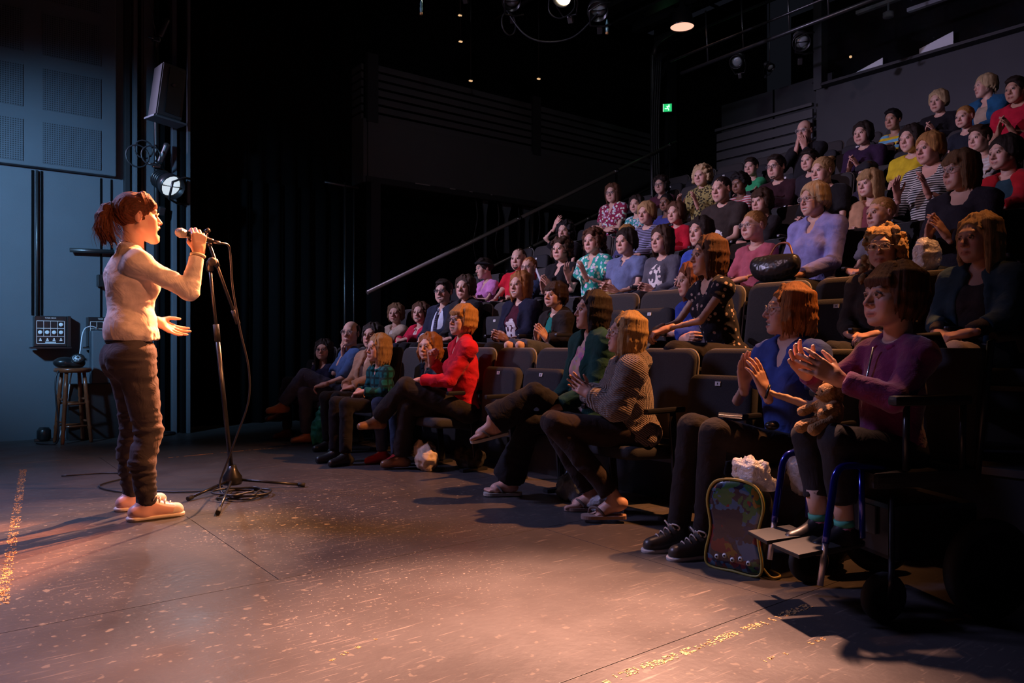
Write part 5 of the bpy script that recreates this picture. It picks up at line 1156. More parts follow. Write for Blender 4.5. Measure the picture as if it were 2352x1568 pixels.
# ================================================================ the performer
def performer():
    hs = 1.07; sk = np.array((.66, .40, .29)); ang = .06
    hc = V3(-.060, .0, 1.607); Rh = Matrix.Rotation(-.05, 3, 'Z') @ Matrix.Rotation(-.10, 3, 'Y')
    SH = {-1: V3(-.100, -.155, 1.352), 1: V3(-.090, .155, 1.352)}; EL = {-1: V3(.135, -.235, 1.21), 1: V3(-.06, .245, 1.13)}
    WR = {-1: V3(.188, -.222, 1.425), 1: V3(.105, .235, 1.055)}
    HJ = {-1: V3(-.095, -.085, .86), 1: V3(-.095, .085, .86)}; KN_ = {-1: V3(-.035, -.115, .47), 1: V3(-.045, .135, .47)}; AN = {-1: V3(-.052, -.135, .085), 1: V3(-.04, .175, .085)}
    HV, HF, HM = head_mesh('open', .0036)
    parts = [(xf(HV, Rh, hc, hs), HF, head_colors(HM, sk, (.06, .025, .015)))]
    sk_p = [cone((-.10, 0, 1.36), (-.088, 0, 1.52), .056, .049, .02), ell((-.095, 0, 1.30), (.10, .13, .13), .04), ell((-.09, 0, 1.08), (.09, .115, .2), .05), cone(SH[-1], SH[1], .04, .04, .03)]
    for s in (-1, 1): sk_p += [cone(SH[s], EL[s], .04, .034, .02), cone(EL[s], WR[s], .034, .0245, .015), cone(HJ[s], KN_[s], .07, .05, .03), cone(KN_[s], AN[s], .046, .032, .02), cone(AN[s], AN[s]+V3(.10, 0, -.04), .03, .022, .02)]
    V, F = sdf_mesh(sk_p, .008, -.004); parts.append((V, F, sk))
    V, F = place_hand('grip', .0035, WR[-1]+V3(0, .0, 0), (.04, .06, 1), (0, 1, -.02), -1, 1.03); parts.append((V, F, sk*np.array([1, .9, .88])))
    V, F = place_hand('open', .0035, WR[1], (.86, -.10, -.45), (.30, -.72, .55), 1, 1.03); parts.append((V, F, sk*np.array([1, .9, .88])))
    V, F, C = join(parts); root = link('person', mesh_np('person', V, F, C), M['skin'], None, (.93, 4.45, 0), (0, 0, ang))
    tag(root, 'standing singer with a ponytail in a pale cardigan and dark jeans, holding the microphone', 'person')
    for s in (1, -1):
        e = bpy.data.objects.new('eye', EYE); COL.objects.link(e); e.parent = root; e.location = hc+np.array(Rh @ Vector((.0765, s*.031, .0062)))*hs; e.rotation_euler = Rh.to_euler(); e.scale = (hs,)*3
    V, F = sdf_mesh([cone((.0855, -.016, -.0590), (.0895, 0, -.0600), .0042, .0046, .003), cone((.0895, 0, -.0600), (.0855, .016, -.0590), .0046, .0042, .003), ell((.070, 0, -.079), (.014, .012, .004), .003)], .0022)
    o = link('teeth', mesh_np('teeth', xf(V, Rh, hc, hs), F), M['matte'], root); o.color = (.62, .56, .5, 1)
    # cardigan
    P = [ell((-.098, 0, .99), (.118, .150, .12), .05), ell((-.090, 0, 1.09), (.108, .128, .17), .06), ell((-.098, 0, 1.27), (.118, .142, .15), .06), cone(SH[-1], SH[1], .050, .050, .05)]
    for s in (-1, 1):
        P += [cone((-.10, s*.02, 1.435), SH[s]+V3(0, -s*.03, .012), .045, .042, .04), ell((-.022, s*.062, 1.24), (.052, .056, .06), .035), ell(SH[s], (.052,)*3, .03),
              cone(SH[s], EL[s], .050, .043, .03), cone(EL[s], EL[s]+(WR[s]-EL[s])*.84, .043, .0335, .02, flat=1)]
    for k in range(9): a = -1.1+.275*k; P.append(cone((-.098+.118*math.cos(a), .15*math.sin(a), .985), (-.098+.128*math.cos(a), .158*math.sin(a), .935+.012*math.sin(k*2.3)), .018, .013, .018))
    P += [cut((0, 0, .945), (.12, 0, -1)), ell((-.080, 0, 1.455), (.064, .068, .05), .008, '-'), ell((-.02, 0, 1.415), (.05, .05, .05), .006, '-')]
    V, F = sdf_mesh(P, .0065, .004); V = folds(V, F, .0050, (6, 6, 15), 4); V = folds(V, F, .0016, (14, 14, 34), 9)
    o = link('cardigan', mesh_np('cardigan', V, F), CL['plain'], root); o.color = (.72, .60, .55, 1)
    # lower shirt hem showing under the cardigan
    V, F = sdf_mesh([ell((-.098, 0, .99), (.117, .149, .12), .05), cut((0, 0, .925), (.15, 0, -1)), cut((0, 0, 1.0), (0, 0, 1))], .0075, .002); V = folds(V, F, .005, (14, 14, 10), 8)
    o = link('shirt_hem', mesh_np('shirt_hem', V, F), CL['plain'], root); o.color = (.66, .50, .40, 1)
    # jeans
    P = [ell((-.102, 0, .875), (.122, .155, .115), .04), ell((-.125, -.065, .83), (.10, .085, .10), .04), ell((-.125, .065, .83), (.10, .085, .10), .04)]
    for s in (-1, 1): P += [cone(HJ[s], KN_[s], .098, .066, .04), cone(KN_[s], AN[s]+V3(-.02, 0, .22), .064, .060, .02), cone(AN[s]+V3(-.02, 0, .22), AN[s]+V3(0, 0, -.005), .060, .047, .02, flat=1)]
    P.append(cut((0, 0, .985), (0, 0, 1)))
    V, F = sdf_mesh(P, .0068, .0); V = folds(V, F, .0050, (7, 7, 30), 21); low = np.clip((.60-V[:, 2])/.15, 0, 1)*np.clip((V[:, 2]-.02)/.2, 0, 1); N = vnormals(V, F)
    V = V+N*(low*.006*(1-2*np.abs(vnoise(V*np.array((5, 5, 34)), 1, 6))))[:, None]
    o = link('jeans', mesh_np('jeans', V, F), CL['denim'], root); o.color = (.045, .036, .042, 1)
    bm = bmesh.new(); bm_tube(bm, [(-.10+.106*math.cos(a), .135*math.sin(a), .930-.012*math.cos(a)) for a in [2*PI*k/28 for k in range(28)]], .013, 6, closed=True); q = link('belt', done(bm, 'belt'), M['leather'], root); q.color = (.02, .013, .01, 1)
    bm = bmesh.new()
    for s in (-1, 1):
        for (x, y, z) in ((-.03, s*.15, .90), (-.06, s*.162, .89)): bmesh.ops.create_uvsphere(bm, u_segments=6, v_segments=4, radius=.005, matrix=Matrix.Translation((x, y, z)))
    link('rivet', done(bm, 'rivet'), M['chrome'], root)['kind'] = 'stuff'
    for s in (-1, 1):
        sh_ = add_shoe(root, 'plain', AN[s]+V3(0, 0, .004), (1, s*.10, 0), (0, 0, 1), 1.12, (.74, .40, .36), (.75, .62, .55), .0075, s, 'pale pink canvas sneaker with a thick white sole', (.8, .72, .66)); add_toecap(sh_, AN[s]+V3(0, 0, .004), (1, s*.10, 0), (0, 0, 1), 1.12, (.78, .62, .56))
    # bracelet, necklace, hair
    d = Vector(WR[-1]-EL[-1]).normalized(); x, y = ring_frame(d); c = Vector(EL[-1])+Vector(WR[-1]-EL[-1])*.90
    q = tube('bracelet', M['matte'], [c+(x*math.cos(a)+y*math.sin(a))*.034 for a in [2*PI*k/18 for k in range(18)]], .008, root, 7, True); q.color = (.75, .6, .42, 1)
    q = tube('necklace', M['chrome'], [(-.088+.062*math.cos(a), .062*math.sin(a), 1.455-.022*math.cos(a)) for a in [2*PI*k/24 for k in range(24)]], .0015, root, 5, True)
    V, F, st = hair_mesh('pony_fringe', 3, .0045); o = link('hair', mesh_np('hair', xf(V, Rh, hc, hs), F, None, st), M['hair'], root); o.color = (*HAIR['auburn'], 1); o.color = (.085, .025, .011, 1)
    q = tube('hair_tie', M['rubber'], [np.array(Rh @ Vector((-.112-.006*math.sin(a), .022*math.cos(a), .056+.022*math.sin(a))))*hs+hc for a in [2*PI*k/14 for k in range(14)]], .006, root, 6, True)
    # flyaway strands
    rn = random.Random(8); bm = bmesh.new()
    for i in range(240):
        y0, x0 = rn.uniform(-.02, .02), rn.uniform(-.02, .02); l = rn.uniform(.10, .20); p = Vector((-.122+x0, y0, .05))
        pts = [p, p+Vector((-.02+x0, y0, -l*.35)), p+Vector((-.02+x0*2.4, y0*2, -l*.75)), p+Vector((.0+x0*3, y0*2.4+rn.uniform(-.01, .01), -l))]
        bm_tube(bm, pts, [.0008, .0008, .0006, .0002], 3)
    for i in range(120):
        a = rn.uniform(-1.2, 1.2); p = Vector((.05*math.cos(a)-.02, .06*math.sin(a), .120)); bm_tube(bm, [p, p+Vector((.035*math.cos(a), .02*math.sin(a), -.004)), p+Vector((.066*math.cos(a), .03*math.sin(a), -.050+rn.uniform(-.025, .0)))], [.0008, .0007, .0002], 3)
    bm.transform(Matrix.Translation(Vector(hc)) @ Rh.to_4x4() @ Matrix.Diagonal((hs,)*3+(1,)))
    me = done(bm, 'hair_strands'); me.attributes.new('strand', 'FLOAT_VECTOR', 'POINT'); q = link('hair_strands', me, M['hair'], root); q.color = (.20, .065, .025, 1); q['kind'] = 'stuff'
    return root
performer()

# ================================================================ the audience: (row, x, y, head top above the tread)
POS = {'a1': (1, 3.10, 7.18, 0.98), 'a2': (1, 3.10, 6.56, 1.16), 'a3': (1, 3.10, 6.11, 1.12), 'a4': (1, 2.90, 5.42, 1.01), 'a5': (1, 3.15, 5.20, 1.02), 'a6': (1, 3.10, 4.60, 1.22), 'a7': (1, 3.15, 3.32, 1.25), 'a8': (1, 3.00, 2.81, 1.10), 'a9': (1, 3.10, 1.94, 1.20), 'b1': (2, 4.00, 7.31, 0.96), 'b2': (2, 4.00, 6.78, 0.95), 'b3': (2, 4.00, 6.32, 1.16), 'b4': (2, 4.00, 5.94, 1.17), 'b5': (2, 4.00, 5.09, 1.14), 'b6': (2, 4.00, 4.63, 1.02), 'b7': (2, 4.10, 3.30, 1.07), 'b8': (2, 3.80, 2.79, 1.16), 'b9': (2, 4.05, 1.98, 1.15), 'b10': (2, 4.00, 1.49, 1.14), 'c1': (3, 4.90, 6.84, 1.07), 'c2': (3, 5.05, 6.44, 1.15), 'c3': (3, 4.75, 5.89, 0.98), 'c4': (3, 4.85, 5.51, 1.14), 'c5': (3, 4.90, 5.11, 1.18), 'c6': (3, 4.90, 4.69, 1.13), 'c7': (3, 4.90, 4.27, 1.10), 'c8': (3, 4.90, 3.86, 1.12), 'c9': (3, 4.90, 3.36, 1.11), 'c10': (3, 4.90, 2.87, 1.23), 'c11': (3, 4.90, 2.40, 1.06), 'c12': (3, 4.90, 1.92, 1.26), 'd1': (4, 5.80, 6.48, 1.10), 'd2': (4, 5.80, 5.26, 1.14), 'd3': (4, 5.95, 5.69, 0.97), 'd4': (4, 5.80, 4.87, 1.08), 'd5': (4, 5.80, 4.32, 1.24), 'd6': (4, 5.80, 3.90, 1.05), 'd7': (4, 5.80, 3.32, 1.22), 'd8': (4, 5.80, 2.93, 1.04), 'd9': (4, 5.80, 2.48, 1.23), 'd10': (4, 5.80, 1.99, 1.10), 'e1': (5, 6.70, 6.64, 1.26), 'e2': (5, 6.70, 6.24, 1.05), 'e3': (5, 6.65, 5.73, 0.99), 'e4': (5, 6.70, 5.26, 1.23), 'e5': (5, 6.70, 4.77, 1.05), 'e6': (5, 6.70, 4.33, 1.16), 'e7': (5, 6.70, 3.97, 1.14), 'e8': (5, 6.70, 3.40, 0.91), 'e9': (5, 6.70, 3.02, 1.15), 'e10': (5, 6.70, 2.48, 1.03), 'f1': (6, 7.60, 6.64, 1.06), 'f2': (6, 7.60, 5.25, 1.03), 'f3': (6, 7.60, 4.56, 1.31), 'f4': (6, 7.60, 3.91, 1.13), 'f5': (6, 7.60, 2.94, 1.06), 'f6': (6, 7.60, 2.52, 1.21), 'g1': (7, 8.40, 3.98, 1.02), 'g2': (7, 8.50, 3.55, 1.13), 'g3': (7, 8.50, 3.10, 1.17)}
TREAD = lambda r: RISE*(r-1)
PEOPLE = {}
def aud(key, label, **k):
    r, u, v, T = POS[key]; d = k.pop('d', 0 if r == 1 else 1 if r <= 3 else 2)
    if r > 2: k.setdefault('shoes', None)
    PEOPLE[key] = person(label, u, v, TREAD(r), T, d=d, **k) + (label,)
    return PEOPLE[key]
c = lin
BLK, DKJ, JEAN = c(26, 24, 28)[:3], c(38, 40, 52)[:3], c(52, 64, 88)[:3]
G_DARK, G_STEEL = (.02, .018, .018), (.35, .33, .32)
# ---- front row
aud('a1', 'girl in glasses with long dark hair ending the front row, hands together', kind='c', hair=('long', 'dark', 1), top=(c(40, 42, 70), 'long', 'crew', 'plain'), pose='clap_low', glasses=(G_DARK, 'rect'), pants=DKJ,
    legs={-1: ((.36, -.09, .47), (.34, -.09, .08)), 1: ((.38, -.02, .56), (.44, -.10, .26))}, shoes=c(88, 52, 36)[:3])
aud('a2', 'balding man in a blue denim shirt, hand on mouth', kind='m', hair=('bald', 'dark', 2), top=(c(62, 92, 140), 'elbow', 'collar', 'denim'), pose='chin_r', glasses=(G_STEEL, 'round'), pants=c(66, 70, 86)[:3], pants_mat='denim', mouth='calm',
    legs={1: ((.38, -.12, .63), (.57, -.20, .36)), -1: ((.38, -.10, .47), (.36, -.10, .08))}, shoes=c(150, 96, 58)[:3], twist=-.15)
aud('a3', 'smiling dark haired woman in a tan cardigan, hands in her lap', mouth='grin', hair=('bob', 'dark', 3), top=(c(90, 66, 60), 'none', 'v', 'plain'), jacket=(c(176, 138, 112), 'long', 'v', 'plain', .03), pose='lap', pants=BLK)
aud('a4', 'straight blond girl in a teal plaid shirt bending forward in the front row', kind='c', hair=('lob', 'blond', 4), top=(c(20, 92, 98), 'long', 'collar', 'plaid'), lean=.07, pose='lap', pants=BLK, look=(0, 5.3, 1.0), mouth='calm')
aud('a5', 'girl with long wavy ginger hair in a denim vest peering past a raised fist', kind='c', hair=('wavy', 'ginger', 5), top=(c(44, 70, 90), 'short', 'collar', 'denim'), pose='crossed', mouth='calm', pants=JEAN, pants_mat='denim', shoes=c(150, 40, 44)[:3], look=(0, 3.8, 1.1))
aud('a6', 'ginger bobbed woman in a bright red top and dark jeans, chin fist raised', mouth='grin', hair=('bob_fringe', 'honey', 6), top=(c(186, 24, 44), 'long', 'v', 'plain'), pants=c(36, 32, 32)[:3], pants_mat='denim', glasses=(G_DARK, 'rect'), twist=-.30, lean=.02, w=1.12,
    arms={-1: ((.19, -.25, .80), (.05, .15, 1), (-.6, .75, 0), 'fist', (-.1, -.5, -1)), 1: ((.33, -.03, .665), (.6, -.8, -.1), (0, -.1, -1), 'relax', (.0, .5, -1))},
    legs={1: ((.42, -.08, .62), (.60, -.24, .37)), -1: ((.40, -.10, .47), (.43, -.20, .085))}, shoes=c(120, 84, 56)[:3], flare=.012)
aud('a7', 'dark haired woman in a green cardigan over a floral top, black wide trousers, legs crossed', hair=('lob', 'dark', 7), top=(c(190, 150, 148), 'none', 'scoop', 'floral'), jacket=(c(24, 62, 56), 'long', 'v', 'plain', .07), pants=BLK, flare=.05, shoes=None, twist=-.22,
    legs={-1: ((.38, .03, .64), (.60, -.10, .47)), 1: ((.40, .0, .47), (.44, -.22, .10))}, bare={-1: ((.9, -.35, -.22), (.3, .1, 1)), 1: ((1, -.45, 0), (0, 0, 1))}, pose='lap')
aud('a8', 'blond girl in glasses wrapped in a chunky taupe knitted cardigan, hands clasped', kind='w', w=1.12, hs=.92, hair=('lob', 'blond', 8), top=(c(128, 110, 100), 'long', 'crew', 'knit'), hood=True, pants=c(44, 34, 32)[:3], glasses=(G_STEEL, 'rect'), twist=-.62, lean=.05, shoes=None, mouth='smile',
    arms={-1: ((.25, -.07, .67), (.75, .35, .55), (.1, 1, 0), 'open', (-.4, -.7, -1)), 1: ((.24, .04, .65), (.75, -.40, .55), (.1, -1, 0), 'relax', (-.5, .8, -.8))},
    legs={1: ((.43, .09, .50), (.14, .16, .13)), -1: ((.43, -.10, .49), (.22, -.10, .10))}, bare={1: ((.85, -.15, -.28), (.28, 0, 1)), -1: ((1, -.2, -.1), (0, 0, 1))})
aud('a9', 'woman with wavy ginger hair in a blue v-neck top, applauding beside the wheelchair', mouth='grin', hair=('wavy', 'ginger', 9), top=(c(62, 84, 158), 'short', 'v', 'plain'), pants=c(37, 31, 32)[:3], glasses=(G_STEEL, 'round'), twist=-.18, shoes=None, lean=-.0,
    arms={-1: ((.25, -.03, .745), (.28, .22, .92), (.05, 1, 0), 'flat', (-.4, -1, -.9)), 1: ((.24, .085, .72), (.28, -.22, .92), (.05, -1, .1), 'open', (-.4, 1, -1))},
    legs={-1: ((.46, -.13, .55), (.48, -.20, .085)), 1: ((.46, .01, .545), (.46, -.05, .085))})
# ---- second row
aud('b1', 'small girl in a cream cardigan, outermost child of the second row', kind='c', hair=('bob', 'lightbrown', 11), top=(c(200, 190, 180), 'none', 'crew', 'plain'), jacket=(c(186, 168, 146), 'long', 'crew', 'plain', .03), pants=c(60, 50, 50)[:3])
aud('b2', 'small girl in a red cardigan with a white collar beside the cream one', mouth='grin', kind='c', hair=('bob', 'chestnut', 12), top=(c(210, 195, 190), 'short', 'collar', 'plain'), jacket=(c(190, 28, 62), 'long', 'v', 'plain', .03), pants=c(40, 40, 60)[:3])
_p = aud('b3', 'young man in glasses with a striped tie, pale shirt and dark blazer', mouth='grin', kind='m', w=.92, hair=('short', 'dark', 13), top=(c(196, 206, 222), 'long', 'collar', 'plain'), jacket=(c(34, 40, 58), 'long', 'v', 'plain', .10), pants=BLK, glasses=(G_DARK, 'rect'))
aud('b4', 'brown haired woman in a black hooded jacket beside the tie wearer', hair=('bob', 'brown', 14), top=(c(60, 58, 60), 'long', 'crew', 'plain'), jacket=(c(36, 34, 38), 'long', 'v', 'plain', .04), pants=BLK, hood=True, mouth='calm')
aud('b5', 'laughing woman with long ginger hair, navy cardigan over a printed maroon shirt', mouth='grin', hair=('lob', 'ginger', 15), top=(c(70, 22, 40), 'none', 'crew', 'plain'), jacket=(c(24, 28, 50), 'three', 'v', 'plain', .085), pants=BLK, pose='clap_low', print_=((0, .50, .07, .10), (.6, .57, .6)))
aud('b6', 'brown haired boy clapping in a dark hoodie and grey shorts, knees bare', kind='c', hair=('mop_fringe', 'brown', 16), top=(c(30, 120, 112), 'short', 'crew', 'plain'), jacket=(c(36, 32, 32), 'long', 'hoodie', 'plain', .05), pants=c(70, 74, 84)[:3], shorts=True, pose='clap', mouth='calm', d=0,
    legs={s: ((.46, s*.07+.05, .50), (.40, s*.08, .1)) for s in (-1, 1)})
aud('b7', 'girl with very long ginger hair in a royal blue top, arms folded', kind='c', hs=.95, hair=('long', 'auburn', 17), top=(c(40, 62, 150), 'long', 'crew', 'plain'), pose='crossed', mouth='calm', pants=JEAN, d=0, look=(-.5, 6.0, .4))
aud('b8', 'woman in a dark polka dotted dress leaning forward, hands joined over her knees', hair=('lob', 'chestnut', 18), top=(c(30, 28, 38), 'cap', 'scoop', 'dots'), pants=c(30, 26, 30)[:3], lean=.12, twist=-.42, d=0, hs=.96,
    arms={-1: ((.40, -.12, .60), (.85, .35, -.35), (-.1, .3, -1), 'clasp', (-.5, -.9, -.6)), 1: ((.40, -.01, .595), (.85, -.42, -.30), (-.1, -.3, -1), 'clasp', (-.5, 1, -.6))})
aud('b9', 'woman with long blond ringlets and glasses partly hidden behind the wheelchair girl', hair=('ringlet', 'blond', 19), top=(c(60, 50, 46), 'long', 'crew', 'plain'), glasses=(G_STEEL, 'rect'), mouth='calm', look=(.9, 1.2, 1.2))
aud('b10', 'teenage girl with very long blond hair in a jean jacket and pale patterned jeans', kind='w', w=.9, hair=('long', 'blond', 20), top=(c(60, 56, 58), 'long', 'scoop', 'plain'), jacket=(c(52, 78, 92), 'three', 'v', 'denim', .07), pants=c(160, 148, 150)[:3], pants_mat='denim', mouth='calm', pose='lap', look=(.2, 2.9, 1.3))
# ---- third row
aud('c1', 'girl in pink with a broad black headband, head turned down to her hands', kind='w', w=.85, hair=('short', 'dark', 21), top=(c(206, 130, 190), 'short', 'v', 'plain'), headband=(.012, .012, .014), pose='clasp_high', look=(2.6, 7.6, 1.2), mouth='calm')
aud('c2', 'shaven headed man with a goatee in a red polo shirt', kind='m', w=1.15, hair=('buzz', 'brown', 22), top=(c(200, 26, 48), 'short', 'collar', 'plain'), beard='goatee', mouth='calm', pose='knees', pants=c(64, 58, 54)[:3])
aud('c3', 'small boy in black framed glasses and a navy shirt before the red polo man', kind='c', hair=('crop', 'ginger', 23), top=(c(28, 40, 66), 'short', 'crew', 'plain'), glasses=(G_DARK, 'rect'), mouth='calm')
aud('c4', 'curly dark haired woman in a black v-neck top, hands raised', hair=('frizz', 'brown', 24), top=(c(26, 24, 28), 'short', 'v', 'plain'), pose='clap', w=1.08, mouth='calm')
aud('c5', 'woman with frizzy auburn hair in a turquoise blouse, clapping wide', hair=('frizz', 'chestnut', 25), top=(c(46, 158, 142), 'short', 'v', 'teal_floral'), pose='clap_apart', w=1.05, mouth='calm', pants=c(60, 62, 84)[:3])
aud('c6', 'teenage boy with dark mop hair in a slate blue polo shirt', kind='m', w=.98, hs=.96, hair=('mop', 'dark', 26), top=(c(104, 118, 156), 'short', 'collar', 'plain'), pose='clap_low', mouth='calm', pants=c(176, 140, 84)[:3], shorts=True)
aud('c7', 'girl with straight brown hair in a charcoal sweater with a pale animal print', kind='w', w=.9, hair=('lob', 'brown', 27), top=(c(84, 84, 94), 'long', 'crew', 'plain'), pose='clap_low', print_=((0, .55, .075, .14), (.72, .68, .66)), pants=DKJ)
_h = aud('c8', 'girl with a dark bob in a bright blue hoodie with white strings', kind='w', w=1.0, hair=('lob', 'dark', 28), top=(c(44, 74, 168), 'long', 'hoodie', 'fleece'), pose='clap_low', mouth='calm', pants=JEAN)
aud('c9', 'blond crew cut boy in glasses wearing a pink and grey raglan shirt', kind='c', hs=.98, w=1.15, hair=('crop', 'honey', 29), top=(c(178, 92, 106), 'elbow', 'crew', 'plain'), glasses=(G_STEEL, 'rect'), mouth='calm')
aud('c10', 'elderly woman with short blond hair and glasses in a lavender v-neck jumper', mouth='grin', hair=('pixie', 'straw', 30), top=(c(142, 142, 196), 'long', 'v', 'plain'), glasses=(G_STEEL, 'rect'), w=1.22, pose='lap', d=0)
aud('c11', 'blond cropped boy in a grey shirt with his chin lowered', kind='c', hair=('crop', 'blond', 31), top=(c(110, 108, 118), 'short', 'crew', 'plain'), mouth='calm', pose='lap')
aud('c12', 'woman in glasses with shoulder length light brown hair and black cardigan, palms pressed', hair=('lob_fringe', 'lightbrown', 32), top=(c(40, 36, 44), 'long', 'scoop', 'plain'), glasses=(G_STEEL, 'round'), w=1.15, pose='clap', mouth='calm', pants=JEAN)
# ---- fourth row
aud('d1', 'dark haired person in black raising a bare arm across the face', hair=('frizz', 'black', 41), top=(c(24, 22, 26), 'short', 'crew', 'plain'), skin='fair', mouth='calm', lean=.02,
    arms={-1: ((.10, -.10, 1.02), (-.1, .5, .9), (-1, .2, .3), 'open', (.3, -1, -.4)), 1: ((.24, .07, .55), (.5, -.8, -.2), (0, 0, -1), 'relax')})
aud('d2', 'smiling woman with short layered blond hair and a striped scarf', mouth='grin', hair=('pixie', 'blond', 42), top=(c(150, 150, 190), 'long', 'crew', 'bw'))
aud('d3', 'small fair haired child mostly hidden behind the slate polo boy', kind='c', hair=('mop', 'honey', 43), top=(c(70, 70, 110), 'short', 'crew', 'plain'), mouth='calm')
aud('d4', 'girl with chin length light brown hair in a crimson sweater', mouth='grin', kind='c', hair=('bob', 'chestnut', 44), top=(c(176, 22, 44), 'long', 'high', 'plain'), pose='clap')
aud('d5', 'broad young man in a dark brown t-shirt with a pale chest print', kind='m', w=1.12, hair=('crop', 'dark', 45), top=(c(54, 46, 42), 'short', 'crew', 'plain'), print_=((.0, .50, .085, .05), (.7, .68, .66)), mouth='smile', d=1)
aud('d6', 'child with a brown fringed bob clapping in a dark top', kind='c', hair=('bob_fringe', 'brown', 46), top=(c(40, 36, 38), 'long', 'crew', 'plain'), mouth='calm', pose='chin_l')
aud('d7', 'woman with her blond hair pinned up and a bare neckline in black', mouth='grin', hair=('updo', 'blond', 47), top=(c(26, 24, 26), 'short', 'wide', 'plain'), pose='clap_low', w=1.12, d=1)
aud('d8', 'fair haired girl in a tan zipped jacket', kind='c', hair=('lob_fringe', 'blond', 48), top=(c(120, 60, 66), 'long', 'crew', 'plain'), jacket=(c(176, 134, 100), 'long', 'v', 'plain', .03), pose='clap_low', mouth='calm', d=1)
aud('d9', 'fair woman with sunglasses on her hair, clapping in a black and white striped top', hair=('pixie', 'honey', 49), top=(c(200, 196, 190), 'elbow', 'scoop', 'bw'), pose='clap_apart', w=1.18, d=1, skin='ruddy')
aud('d10', 'boy with dark mop hair in a red jacket over a teal shirt', kind='c', hs=.97, hair=('mop', 'dark', 50), top=(c(40, 66, 76), 'short', 'crew', 'plain'), jacket=(c(170, 26, 34), 'long', 'v', 'plain', .09), d=1)
# ---- fifth row
aud('e1', 'smiling woman in glasses and a maroon patterned shirt, arms folded, near the rail', mouth='grin', hair=('lob', 'chestnut', 51), top=(c(140, 44, 74), 'short', 'v', 'teal_floral'), glasses=(G_DARK, 'rect'), pose='crossed', w=1.1)
aud('e2', 'small dark haired child in a turquoise patterned shirt', mouth='grin', kind='c', hair=('bob', 'dark', 52), top=(c(60, 150, 150), 'short', 'crew', 'teal_floral'))
aud('e3', 'small child with brown skin in a blue and white shirt', kind='c', skin='brown', hair=('crop', 'black', 53), top=(c(60, 66, 130), 'short', 'crew', 'plain'), mouth='calm')
aud('e4', 'woman with big curly blond hair in a leopard print top, clapping', mouth='grin', hair=('frizz', 'straw', 54), top=(c(150, 140, 84), 'long', 'high', 'leopard'), pose='clap_apart', w=1.1)
aud('e5', 'child with a black afro in a red and white striped shirt', kind='c', skin='brown', hair=('afro', 'black', 55), top=(c(176, 70, 80), 'short', 'crew', 'stripe'), mouth='calm')
aud('e6', 'bearded man in black rimmed glasses and a dark maroon shirt, hands together', kind='m', hair=('short', 'dark', 56), top=(c(50, 26, 32), 'long', 'crew', 'plain'), glasses=(G_DARK, 'rect'), beard='full', pose='clasp_high')
aud('e7', 'boy with short dark hair in a dark printed shirt beside the bearded man', kind='c', hair=('short', 'dark', 57), top=(c(44, 40, 48), 'short', 'crew', 'plain'), mouth='calm')
aud('e8', 'child under a dark cap, sunk low behind the fair haired girl', kind='c', hair=('short', 'brown', 58), cap=(.02, .02, .024), top=(c(50, 44, 60), 'long', 'crew', 'plain'), mouth='calm', hz=.36)
aud('e9', 'dark haired woman smiling in a yellow t-shirt', mouth='grin', hair=('bob', 'dark', 59), top=(c(206, 180, 40), 'short', 'crew', 'plain'), pose='clap_low', w=1.05)
aud('e10', 'girl with hair tied back in a pale striped shirt', mouth='grin', kind='c', hair=('short', 'brown', 60), top=(c(190, 176, 164), 'short', 'crew', 'stripe'))
# ---- sixth and seventh rows
aud('f1', 'dark curly haired person in glasses and a maroon top, highest by the rail', mouth='grin', kind='w', hair=('frizz', 'dark', 61), top=(c(86, 44, 60), 'long', 'crew', 'plain'), glasses=(G_DARK, 'rect'))
aud('f2', 'boy with short dark hair in a bright green t-shirt', kind='c', hair=('short', 'dark', 62), top=(c(54, 160, 104), 'short', 'crew', 'plain'), mouth='calm')
aud('f3', 'bald man in glasses and black holding both hands over his mouth', kind='m', hair=('bald', 'brown', 63), top=(c(30, 30, 34), 'long', 'crew', 'plain'), glasses=(G_STEEL, 'rect'), pose='face', mouth='calm')
aud('f4', 'dark haired woman in a deep purple top clapping in the sixth row', hair=('bob', 'dark', 64), top=(c(50, 32, 58), 'three', 'crew', 'plain'), pose='clap', w=1.2, mouth='calm')
aud('f5', 'fair boy in a dark shirt between the two women of the top corner', kind='c', hair=('crop', 'honey', 65), top=(c(34, 38, 48), 'short', 'crew', 'plain'), mouth='calm')
aud('f6', 'dark haired woman in a red shirt holding a hand up, top corner', hair=('short', 'dark', 66), top=(c(176, 26, 50), 'short', 'crew', 'plain'), pose='clap', w=1.15, mouth='calm', skin='tan')
aud('g1', 'boy in a yellow shirt with a blue stripe in the last row', kind='c', hs=.97, skin='tan', hair=('short', 'black', 71), top=(c(220, 190, 40), 'short', 'crew', 'yb'), mouth='calm', pants=c(224, 104, 30)[:3])
aud('g2', 'fair woman with sunglasses pushed up, clapping in black in the last row', hair=('pixie', 'straw', 72), top=(c(28, 26, 30), 'long', 'crew', 'plain'), pose='clap', w=1.1, mouth='calm')
aud('g3', 'woman with a short blond crop and blue cardigan, looking sideways in the last row', hair=('pixie', 'straw', 73), top=(c(170, 150, 130), 'short', 'scoop', 'plain'), jacket=(c(34, 84, 120), 'long', 'v', 'plain', .07), mouth='calm', look=(4.0, 8.0, 3.4))
